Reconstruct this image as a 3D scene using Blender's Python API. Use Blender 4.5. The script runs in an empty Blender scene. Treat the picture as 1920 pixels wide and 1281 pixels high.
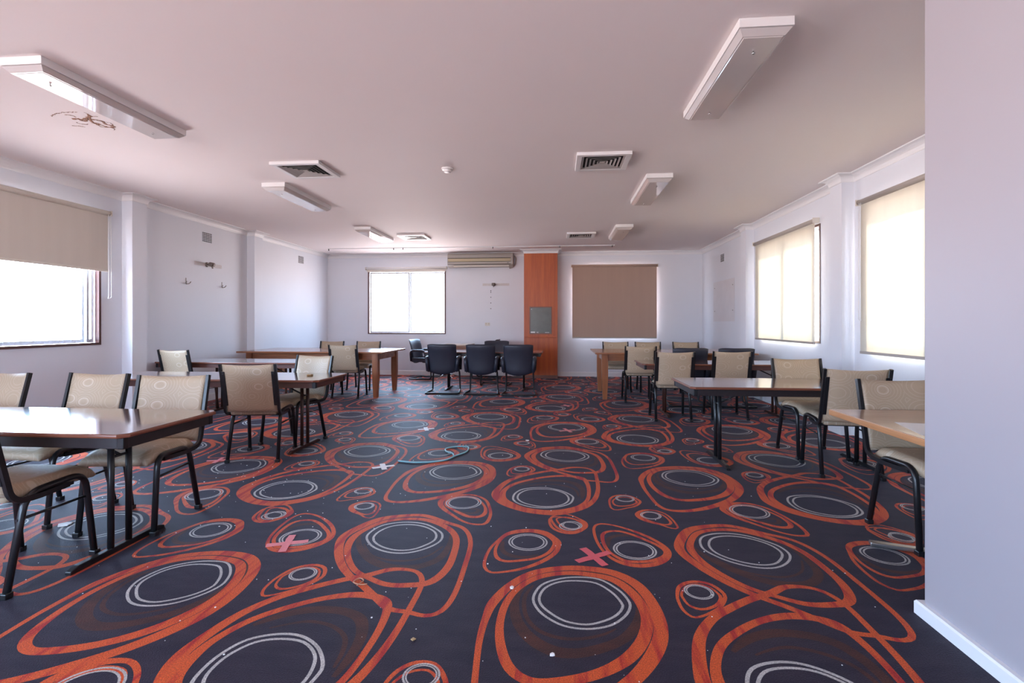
import bpy, bmesh, math, random
from math import sin, cos, pi, radians
from mathutils import Vector, Matrix
import numpy as np
random.seed(7)
SC = bpy.context.scene
COL = SC.collection

# ---------------------------------------------------------------- camera, sky, sun, exposure
H = 3.02                                   # ceiling height
cam_d = bpy.data.cameras.new('camera'); cam = bpy.data.objects.new('camera', cam_d); COL.objects.link(cam)
cam.location = (0, 0, 1.3); cam.rotation_euler = (pi/2, 0, 0.0889)
cam_d.lens = 958/1920*36; cam_d.sensor_width = 36; cam_d.sensor_fit = 'HORIZONTAL'
cam_d.shift_y = -35/1920; cam_d.clip_start = 0.05
SC.camera = cam
SC.view_settings.view_transform = 'Standard'; SC.view_settings.look = 'None'
SC.view_settings.gamma = 1; SC.view_settings.use_curve_mapping = False
SC.view_settings.exposure = 2.68
w = bpy.data.worlds.new('sky'); SC.world = w; w.use_nodes = True
WN = w.node_tree.nodes; WL = w.node_tree.links; bg = WN['Background']; bg.inputs[1].default_value = 6.6
tcw = WN.new('ShaderNodeTexCoord'); sx = WN.new('ShaderNodeSeparateXYZ'); WL.new(tcw.outputs['Generated'], sx.inputs[0])
wr = WN.new('ShaderNodeValToRGB'); e = wr.color_ramp.elements            # sunlit pinkish ground below the horizon, pale blue sky above
e[0].position = .0; e[0].color = (.30, .27, .28, 1); e[1].position = .56; e[1].color = (.48, .70, 1.0, 1)
for q, c in ((.30, (.52, .46, .46, 1)), (.47, (.98, .86, .85, 1))): k = e.new(q); k.color = c
wm = WN.new('ShaderNodeMapRange'); wm.inputs[1].default_value = -1; wm.inputs[2].default_value = 1
WL.new(sx.outputs[2], wm.inputs[0]); WL.new(wm.outputs[0], wr.inputs[0]); dt = WN.new('ShaderNodeVectorMath'); dt.operation = 'DOT_PRODUCT'; dt.inputs[1].default_value = (.72, .69, 0); WL.new(tcw.outputs['Generated'], dt.inputs[0])
dm = WN.new('ShaderNodeMapRange'); dm.inputs[1].default_value = 0; dm.inputs[2].default_value = 1; dm.inputs[3].default_value = 1; dm.inputs[4].default_value = .36
sc_ = WN.new('ShaderNodeVectorMath'); sc_.operation = 'SCALE'; WL.new(dt.outputs['Value'], dm.inputs[0]); WL.new(dm.outputs[0], sc_.inputs['Scale'])   # duller sky towards the far right
WL.new(wr.outputs[0], sc_.inputs[0]); WL.new(sc_.outputs[0], bg.inputs[0])
sd = bpy.data.lights.new('sun', 'SUN'); sd.energy = 7.5; sd.angle = radians(2); sd.color = (1, .9, .74)
so = bpy.data.objects.new('sun', sd); COL.objects.link(so)
so.rotation_euler = Vector((-cos(radians(50)), 0.25, -sin(radians(50)))).to_track_quat('-Z', 'Y').to_euler()

def portal(loc, rot, sx, sy):              # lets daylight find the window openings
    d = bpy.data.lights.new('window_daylight', 'AREA'); d.shape = 'RECTANGLE'; d.size = sx; d.size_y = sy
    d.cycles.is_portal = True
    o = bpy.data.objects.new('window_daylight', d); COL.objects.link(o); o.location = loc; o.rotation_euler = rot

# ---------------------------------------------------------------- materials
def mat(name, col, rough=.5, metal=0, spec=.5, bump=0, bscale=200, var=0, vscale=6, coat=0):
    m = bpy.data.materials.new(name); m.use_nodes = True; nt = m.node_tree; N = nt.nodes; L = nt.links
    p = N['Principled BSDF']; p.inputs['Roughness'].default_value = rough; p.inputs['Metallic'].default_value = metal
    p.inputs['Specular IOR Level'].default_value = spec; p.inputs['Coat Weight'].default_value = coat
    p.inputs['Base Color'].default_value = (*col, 1)
    tc = N.new('ShaderNodeTexCoord')
    if var:
        n = N.new('ShaderNodeTexNoise'); n.inputs['Scale'].default_value = vscale; n.inputs['Detail'].default_value = 4
        L.new(tc.outputs['Object'], n.inputs['Vector'])
        mx = N.new('ShaderNodeMix'); mx.data_type = 'RGBA'
        mx.inputs[6].default_value = (*[c*(1-var) for c in col], 1); mx.inputs[7].default_value = (*[min(1, c*(1+var)) for c in col], 1)
        L.new(n.outputs[0], mx.inputs[0]); L.new(mx.outputs[2], p.inputs['Base Color'])
    if bump:
        n = N.new('ShaderNodeTexNoise'); n.inputs['Scale'].default_value = bscale; n.inputs['Detail'].default_value = 2
        L.new(tc.outputs['Object'], n.inputs['Vector'])
        b = N.new('ShaderNodeBump'); b.inputs['Strength'].default_value = bump; b.inputs['Distance'].default_value = .01
        L.new(n.outputs[0], b.inputs['Height']); L.new(b.outputs[0], p.inputs['Normal'])
    return m
def ramp(N, stops):
    r = N.new('ShaderNodeValToRGB'); e = r.color_ramp.elements
    while len(e) < len(stops): e.new(0.5)
    for i, (q, c) in enumerate(stops): e[i].position = q; e[i].color = (*c, 1)
    return r
def wood(name, c1, c2, axis='Z', rough=.35, scale=14, stretch=.06, coat=0, bands=1.0):
    m = bpy.data.materials.new(name); m.use_nodes = True; N = m.node_tree.nodes; L = m.node_tree.links
    p = N['Principled BSDF']; p.inputs['Roughness'].default_value = rough; p.inputs['Coat Weight'].default_value = coat; p.inputs['Coat Roughness'].default_value = .09
    tc = N.new('ShaderNodeTexCoord'); mp = N.new('ShaderNodeMapping')
    s = {'X': (stretch, 1, 1), 'Y': (1, stretch, 1), 'Z': (1, 1, stretch)}[axis]
    mp.inputs['Scale'].default_value = s; L.new(tc.outputs['Object'], mp.inputs[0])
    n = N.new('ShaderNodeTexNoise'); n.inputs['Scale'].default_value = scale; n.inputs['Detail'].default_value = 6; n.inputs['Distortion'].default_value = .6
    L.new(mp.outputs[0], n.inputs['Vector'])
    n2 = N.new('ShaderNodeTexNoise'); n2.inputs['Scale'].default_value = scale*9; n2.inputs['Detail'].default_value = 3
    L.new(mp.outputs[0], n2.inputs['Vector'])
    ad = N.new('ShaderNodeMath'); ad.operation = 'MULTIPLY_ADD'; ad.inputs[1].default_value = .4*bands
    L.new(n2.outputs[0], ad.inputs[0]); L.new(n.outputs[0], ad.inputs[2])
    r = ramp(N, [(.45, c1), (.85, c2)]); L.new(ad.outputs[0], r.inputs[0]); L.new(r.outputs[0], p.inputs['Base Color'])
    return m
M = {}
M['wall'] = mat('wall_paint', (.76, .785, .84), .55, bump=.05, bscale=60, var=.03, vscale=1.5)
M['ceil'] = mat('ceiling_paint', (.87, .805, .79), .7, spec=.08, bump=.04, bscale=40, var=.02, vscale=1)
M['trim'] = mat('trim_paint', (.83, .83, .84), .4)
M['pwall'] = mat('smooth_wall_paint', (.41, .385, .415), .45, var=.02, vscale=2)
M['black'] = mat('black_powder_coat', (.012, .012, .014), .32, 0, .5)
M['brownmetal'] = mat('brown_enamel', (.055, .022, .016), .35)
M['apron_dark'] = mat('dark_apron_laminate', (.022, .016, .018), .4, var=.3, vscale=30)
M['apron_brown'] = mat('brown_apron_laminate', (.10, .035, .026), .4, var=.15, vscale=20)
M['vinyl'] = mat('navy_black_vinyl', (.024, .026, .042), .42, bump=.05, bscale=300)
M['chrome'] = mat('chrome', (.6, .6, .6), .18, 1)
M['steel'] = mat('brushed_steel', (.42, .40, .38), .35, 1)
M['alu'] = mat('window_aluminium', (.55, .57, .6), .35, .6)
M['framebrown'] = mat('brown_window_frame', (.09, .035, .03), .4)
M['plastic'] = mat('aged_white_plastic', (.72, .68, .60), .4)
M['plasticgrey'] = mat('warm_grey_plastic', (.42, .38, .34), .4)
M['beige'] = mat('beige_plastic', (.50, .42, .27), .45)
M['whiteenamel'] = mat('white_enamel', (.82, .80, .79), .32)
M['diffuser'] = mat('glossy_acrylic_diffuser', (.68, .64, .62), .07, spec=.8, coat=.4)
M['grille'] = mat('grey_grille_metal', (.42, .39, .37), .35)
M['void'] = mat('dark_duct', (.01, .01, .01), .9)
M['hole'] = mat('dark_hole', (.02, .018, .016), .8)
M['redtape'] = mat('faded_red_tape', (.62, .10, .12), .6, var=.15, vscale=40)
M['pinktape'] = mat('pink_tape', (.70, .22, .24), .6, var=.15, vscale=40)
M['whitetape'] = mat('white_tape', (.85, .83, .82), .6)
M['paper'] = mat('paper_white', (.85, .84, .83), .7)
M['cyan'] = mat('pale_blue_cable', (.25, .55, .62), .4)
M['rope'] = mat('tan_string', (.5, .25, .15), .8)
M['brass'] = mat('old_bracket_metal', (.22, .19, .17), .45, .7)
M['cord'] = mat('white_cord', (.85, .85, .85), .5)
M['patch'] = mat('smooth_plaster_patch', (.70, .685, .71), .35, var=.06, vscale=5)
M['smear'] = mat('grey_glue_smear', (.66, .635, .63), .6, var=.15, vscale=25)
M['walnut'] = wood('walnut_laminate', (.085, .032, .026), (.17, .075, .06), 'X', .14, 9, .1, coat=.9)
M['edgebrown'] = mat('brown_edge_strip', (.20, .065, .035), .35)
M['teak'] = wood('teak_veneer', (.36, .058, .010), (.54, .115, .020), 'Z', .42, 10, .05, coat=0)
M['redwood'] = wood('reddish_table_veneer', (.24, .085, .038), (.42, .17, .08), 'X', .2, 8, .08, coat=.25)
M['redwoodleg'] = wood('reddish_leg_wood', (.26, .085, .032), (.40, .15, .06), 'Z', .32, 10, .06)
M['lighttop'] = wood('pale_oak_laminate', (.40, .25, .17), (.52, .36, .26), 'X', .2, 8, .08, coat=.2)
M['lightedge'] = wood('orange_oak_edge', (.38, .16, .06), (.58, .28, .12), 'Y', .35, 14, .05)
M['ply'] = mat('tan_offcut', (.45, .3, .14), .6)
M['chalk'] = mat('grey_green_board', (.085, .085, .065), .3, var=.4, vscale=7)

def blind_mat(name, col, trans):
    m = bpy.data.materials.new(name); m.use_nodes = True; N = m.node_tree.nodes; L = m.node_tree.links
    p = N['Principled BSDF']; p.inputs['Roughness'].default_value = .75; p.inputs['Specular IOR Level'].default_value = .2
    tc = N.new('ShaderNodeTexCoord'); mp = N.new('ShaderNodeMapping'); mp.inputs['Scale'].default_value = (4, 4, .2)
    L.new(tc.outputs['Object'], mp.inputs[0])
    n = N.new('ShaderNodeTexNoise'); n.inputs['Scale'].default_value = 2.2; n.inputs['Detail'].default_value = 5; L.new(mp.outputs[0], n.inputs['Vector'])
    r = ramp(N, [(.3, [c*.97 for c in col]), (.7, [min(1, c*1.02) for c in col])]); L.new(n.outputs[0], r.inputs[0])
    L.new(r.outputs[0], p.inputs['Base Color'])
    t = N.new('ShaderNodeBsdfTranslucent'); L.new(r.outputs[0], t.inputs[0])
    mx = N.new('ShaderNodeMixShader'); mx.inputs[0].default_value = trans
    L.new(p.outputs[0], mx.inputs[1]); L.new(t.outputs[0], mx.inputs[2]); L.new(mx.outputs[0], N['Material Output'].inputs[0])
    return m
M['blind_cream'] = blind_mat('cream_blind_fabric', (.74, .70, .61), .27)
M['blind_grey'] = blind_mat('stone_blind_fabric', (.66, .61, .54), .03)
M['blind_brown'] = blind_mat('taupe_blind_fabric', (.50, .36, .29), .03)

def glass_mat():
    m = bpy.data.materials.new('window_glass'); m.use_nodes = True; N = m.node_tree.nodes; L = m.node_tree.links
    N.remove(N['Principled BSDF'])
    t = N.new('ShaderNodeBsdfTransparent'); g = N.new('ShaderNodeBsdfGlossy'); g.inputs['Roughness'].default_value = .02
    f = N.new('ShaderNodeFresnel'); f.inputs[0].default_value = 1.45
    mx = N.new('ShaderNodeMixShader'); ge = N.new('ShaderNodeNewGeometry'); im = N.new('ShaderNodeMath'); im.operation = 'SUBTRACT'; im.inputs[0].default_value = 1; L.new(ge.outputs['Backfacing'], im.inputs[1])
    fm = N.new('ShaderNodeMath'); fm.operation = 'MULTIPLY'; L.new(f.outputs[0], fm.inputs[0]); L.new(im.outputs[0], fm.inputs[1]); L.new(fm.outputs[0], mx.inputs[0]); L.new(t.outputs[0], mx.inputs[1]); L.new(g.outputs[0], mx.inputs[2])
    L.new(mx.outputs[0], N['Material Output'].inputs[0]); return m
M['glass'] = glass_mat()

def fabric_mat(sc):                           # tan upholstery woven with pale circles and ripples around them
    m = bpy.data.materials.new('circle_pattern_upholstery'); m.use_nodes = True; N = m.node_tree.nodes; L = m.node_tree.links
    p = N['Principled BSDF']; p.inputs['Roughness'].default_value = .5; p.inputs['Specular IOR Level'].default_value = .45
    tc = N.new('ShaderNodeTexCoord'); mp = N.new('ShaderNodeMapping'); mp.inputs['Scale'].default_value = sc
    L.new(tc.outputs['Object'], mp.inputs[0])
    v = N.new('ShaderNodeTexVoronoi'); v.inputs['Randomness'].default_value = .55; v.inputs['Scale'].default_value = 1
    L.new(mp.outputs[0], v.inputs['Vector'])
    mu = N.new('ShaderNodeMath'); mu.operation = 'MULTIPLY'; mu.inputs[1].default_value = 62; L.new(v.outputs['Distance'], mu.inputs[0])
    sn = N.new('ShaderNodeMath'); sn.operation = 'SINE'; L.new(mu.outputs[0], sn.inputs[0])
    r = ramp(N, [(.55, (.475, .36, .245)), (.95, (.53, .415, .30))]); L.new(sn.outputs[0], r.inputs[0])
    r2 = N.new('ShaderNodeValToRGB'); e = r2.color_ramp.elements; e[0].position = .235; e[0].color = (0,0,0,1); e[1].position = .25; e[1].color = (1,1,1,1)
    k = e.new(.27); k.color = (1,1,1,1); k = e.new(.285); k.color = (0,0,0,1)
    L.new(v.outputs['Distance'], r2.inputs[0])
    mx = N.new('ShaderNodeMix'); mx.data_type = 'RGBA'; mx.inputs[7].default_value = (.60, .50, .385, 1)
    L.new(r2.outputs[0], mx.inputs[0]); L.new(r.outputs[0], mx.inputs[6]); L.new(mx.outputs[2], p.inputs['Base Color'])
    b = N.new('ShaderNodeBump'); b.inputs['Strength'].default_value = .15; b.inputs['Distance'].default_value = .002
    n = N.new('ShaderNodeTexNoise'); n.inputs['Scale'].default_value = 500; L.new(tc.outputs['Object'], n.inputs[0]); L.new(n.outputs[0], b.inputs['Height']); L.new(b.outputs[0], p.inputs['Normal'])
    return m
M['fabric'] = fabric_mat((5.3, .01, 7.2)); M['seatfabric'] = fabric_mat((5.3, 6.6, .01))

def carpet_mat(name, c1, c2, streak=False):
    m = bpy.data.materials.new(name); m.use_nodes = True; N = m.node_tree.nodes; L = m.node_tree.links
    p = N['Principled BSDF']; p.inputs['Roughness'].default_value = .62; p.inputs['Specular IOR Level'].default_value = .16
    p.inputs['Sheen Weight'].default_value = .07; p.inputs['Sheen Roughness'].default_value = .45
    p.inputs['Sheen Tint'].default_value = (.75, .82, 1, 1)
    tc = N.new('ShaderNodeTexCoord')
    n = N.new('ShaderNodeTexNoise'); n.inputs['Detail'].default_value = 5
    if streak:
        mp = N.new('ShaderNodeMapping'); mp.inputs['Rotation'].default_value = (0, 0, .9); mp.inputs['Scale'].default_value = (9, .9, 1)
        L.new(tc.outputs['Object'], mp.inputs[0]); L.new(mp.outputs[0], n.inputs[0]); n.inputs['Scale'].default_value = 2.2
    else:
        mp = N.new('ShaderNodeMapping'); mp.inputs['Scale'].default_value = (1, 3, 1); L.new(tc.outputs['Object'], mp.inputs[0])
        L.new(mp.outputs[0], n.inputs[0]); n.inputs['Scale'].default_value = 5
    r = ramp(N, [(.50, c1), (.62, c2)] if streak else [(.35, c1), (.7, c2)]); L.new(n.outputs[0], r.inputs[0])
    g = N.new('ShaderNodeTexNoise'); g.inputs['Scale'].default_value = 190; g.inputs['Detail'].default_value = 2; L.new(tc.outputs['Object'], g.inputs[0])
    mr = N.new('ShaderNodeMapRange'); mr.inputs[1].default_value = .3; mr.inputs[2].default_value = .7; mr.inputs[3].default_value = .6; mr.inputs[4].default_value = 1.4
    L.new(g.outputs[0], mr.inputs[0])
    mu = N.new('ShaderNodeVectorMath'); mu.operation = 'SCALE'; L.new(r.outputs[0], mu.inputs[0]); L.new(mr.outputs[0], mu.inputs['Scale'])
    L.new(mu.outputs[0], p.inputs['Base Color'])
    b = N.new('ShaderNodeBump'); b.inputs['Strength'].default_value = .6; b.inputs['Distance'].default_value = .004
    L.new(g.outputs[0], b.inputs['Height']); L.new(b.outputs[0], p.inputs['Normal'])
    return m
CARPET = [carpet_mat('carpet_dark_plum', (.016, .011, .023), (.029, .020, .033)),
          carpet_mat('carpet_orange', (.56, .085, .016), (.36, .018, .013), True),
          carpet_mat('carpet_brown', (.045, .014, .009), (.075, .021, .010), False),
          carpet_mat('carpet_white', (.38, .36, .34), (.50, .48, .46), False)]

# ---------------------------------------------------------------- mesh helpers
class MB:
    def __init__(s): s.b = bmesh.new()
    def box(s, x0, x1, y0, y1, z0, z1, bev=0, mtx=None, seg=2, mi=0):
        n0 = set(s.b.faces)
        r = bmesh.ops.create_cube(s.b, size=1)
        vs = r['verts']
        for v in vs: v.co = Vector(((x0+x1)/2+v.co.x*(x1-x0), (y0+y1)/2+v.co.y*(y1-y0), (z0+z1)/2+v.co.z*(z1-z0)))
        if bev:
            es = list({e for v in vs for e in v.link_edges})
            r = bmesh.ops.bevel(s.b, geom=es, offset=bev, segments=seg, affect='EDGES', profile=.5)
        fs = [f for f in s.b.faces if f not in n0]
        for f in fs: f.material_index = mi
        if mtx is not None:
            for v in {v for f in fs for v in f.verts}: v.co = mtx @ v.co
        return s
    def prism(s, poly, z0, z1, bev=0, mtx=None, mi=0, seg=2):   # poly in xy
        n0 = set(s.b.faces)
        a = [s.b.verts.new((x, y, z0)) for x, y in poly]; c = [s.b.verts.new((x, y, z1)) for x, y in poly]
        n = len(poly)
        s.b.faces.new(a[::-1]); top = s.b.faces.new(c)
        for i in range(n): s.b.faces.new((a[i], a[(i+1) % n], c[(i+1) % n], c[i]))
        if bev:
            es = [e for e in s.b.edges if (e.verts[0] in a and e.verts[1] in a) or (e.verts[0] in c and e.verts[1] in c)]
            bmesh.ops.bevel(s.b, geom=es, offset=bev, segments=seg, affect='EDGES', profile=.5)
        fs = [f for f in s.b.faces if f not in n0]
        for f in fs: f.material_index = mi
        if mtx is not None:
            for v in {v for f in fs for v in f.verts}: v.co = mtx @ v.co
        return s
    def tube(s, pts, r, n=8, closed=False, flat=1.0, cap=True, mi=0):
        pts = [Vector(p) for p in pts]; m = len(pts); rings = []
        up = None
        for i, p in enumerate(pts):
            a = pts[i-1] if (i > 0 or closed) else p; b = pts[(i+1) % m] if (i < m-1 or closed) else p
            t = (b-a).normalized()
            if up is None:
                up = Vector((0, 0, 1)) if abs(t.z) < .9 else Vector((1, 0, 0))
            side = t.cross(up)
            if side.length < 1e-4: side = t.cross(Vector((1, 0, 0)))
            side.normalize(); up = side.cross(t).normalized()
            rr = r[i] if isinstance(r, (list, tuple)) else r
            rings.append([s.b.verts.new(p + side*cos(2*pi*k/n+pi/n)*rr + up*sin(2*pi*k/n+pi/n)*rr*flat) for k in range(n)])
        for i in range(m if closed else m-1):
            A, B = rings[i], rings[(i+1) % m]
            for k in range(n):
                f = s.b.faces.new((A[k], A[(k+1) % n], B[(k+1) % n], B[k])); f.smooth = n > 4; f.material_index = mi
        if cap and not closed:
            s.b.faces.new(rings[0]).material_index = mi; s.b.faces.new(rings[-1][::-1]).material_index = mi
        return s
    def lathe(s, prof, c=(0, 0, 0), n=24, mtx=None):
        rings = []
        for r, z in prof:
            ring = [Vector((r*cos(2*pi*k/n), r*sin(2*pi*k/n), z)) for k in range(n)]
            rings.append([s.b.verts.new((mtx @ v if mtx is not None else v) + Vector(c)) for v in ring])
        for A, B in zip(rings, rings[1:]):
            for k in range(n):
                f = s.b.faces.new((A[k], A[(k+1) % n], B[(k+1) % n], B[k])); f.smooth = True
        s.b.faces.new(rings[0][::-1]); s.b.faces.new(rings[-1])
        return s
    def grid(s, fn, nu, nv, thick=0, smooth=True):       # fn(u,v)->Vector ; closed shell of given thickness along fn normal callback
        V = [[s.b.verts.new(fn(i/nu, j/nv, 0)) for j in range(nv+1)] for i in range(nu+1)]
        W = [[s.b.verts.new(fn(i/nu, j/nv, 1)) for j in range(nv+1)] for i in range(nu+1)]
        def q(a, b, c, d):
            f = s.b.faces.new((a, b, c, d)); f.smooth = smooth
        for i in range(nu):
            for j in range(nv):
                q(V[i][j], V[i+1][j], V[i+1][j+1], V[i][j+1]); q(W[i][j+1], W[i+1][j+1], W[i+1][j], W[i][j])
        for i in range(nu):
            q(V[i+1][0], V[i][0], W[i][0], W[i+1][0]); q(V[i][nv], V[i+1][nv], W[i+1][nv], W[i][nv])
        for j in range(nv):
            q(V[0][j], V[0][j+1], W[0][j+1], W[0][j]); q(V[nu][j+1], V[nu][j], W[nu][j], W[nu][j+1])
        return s
    def build(s, name, m, parent=None, kind=None, loc=None, recalc=True, smooth=None):
        if recalc: bmesh.ops.recalc_face_normals(s.b, faces=s.b.faces[:])
        me = bpy.data.meshes.new(name); s.b.to_mesh(me); s.b.free()
        ms = m if isinstance(m, (list, tuple)) else [m]
        for q in ms: me.materials.append(M[q] if isinstance(q, str) else q)
        o = bpy.data.objects.new(name, me); COL.objects.link(o)
        if parent: o.parent = parent
        if loc: o.location = loc
        if kind: o['kind'] = kind
        if smooth:
            for p in me.polygons: p.use_smooth = True
        return o
def tag(o, label=None, cat=None, group=None, kind=None):
    if label: o['label'] = label
    if cat: o['category'] = cat
    if group: o['group'] = group
    if kind: o['kind'] = kind
    return o
def empty(name, label, cat, loc=(0, 0, 0), rz=0, group=None):
    o = bpy.data.objects.new(name, None); COL.objects.link(o); o.empty_display_size = .1
    o.location = loc; o.rotation_euler = (0, 0, rz); return tag(o, label, cat, group)
def dup(src, loc, rz, label, group=None):
    c = src.copy(); COL.objects.link(c); c.location = loc; c.rotation_euler = (0, 0, rz); c['label'] = label
    if group: c['group'] = group
    for ch in list(src.children):
        d = ch.copy(); COL.objects.link(d); d.parent = c
        for g in list(ch.children):
            e = g.copy(); COL.objects.link(e); e.parent = d
    return c
def rnd(pts, r, n=5):                       # polyline with rounded corners
    pts = [Vector(p) for p in pts]; out = [pts[0]]
    for i in range(1, len(pts)-1):
        a, p, b = pts[i-1], pts[i], pts[i+1]
        d1 = (a-p); d2 = (b-p); q = min(r, d1.length*.49, d2.length*.49)
        s = p+d1.normalized()*q; e = p+d2.normalized()*q
        for k in range(n+1):
            t = k/n; out.append(s*(1-t)**2 + p*2*t*(1-t) + e*t*t)
    out.append(pts[-1]); return out

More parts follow.
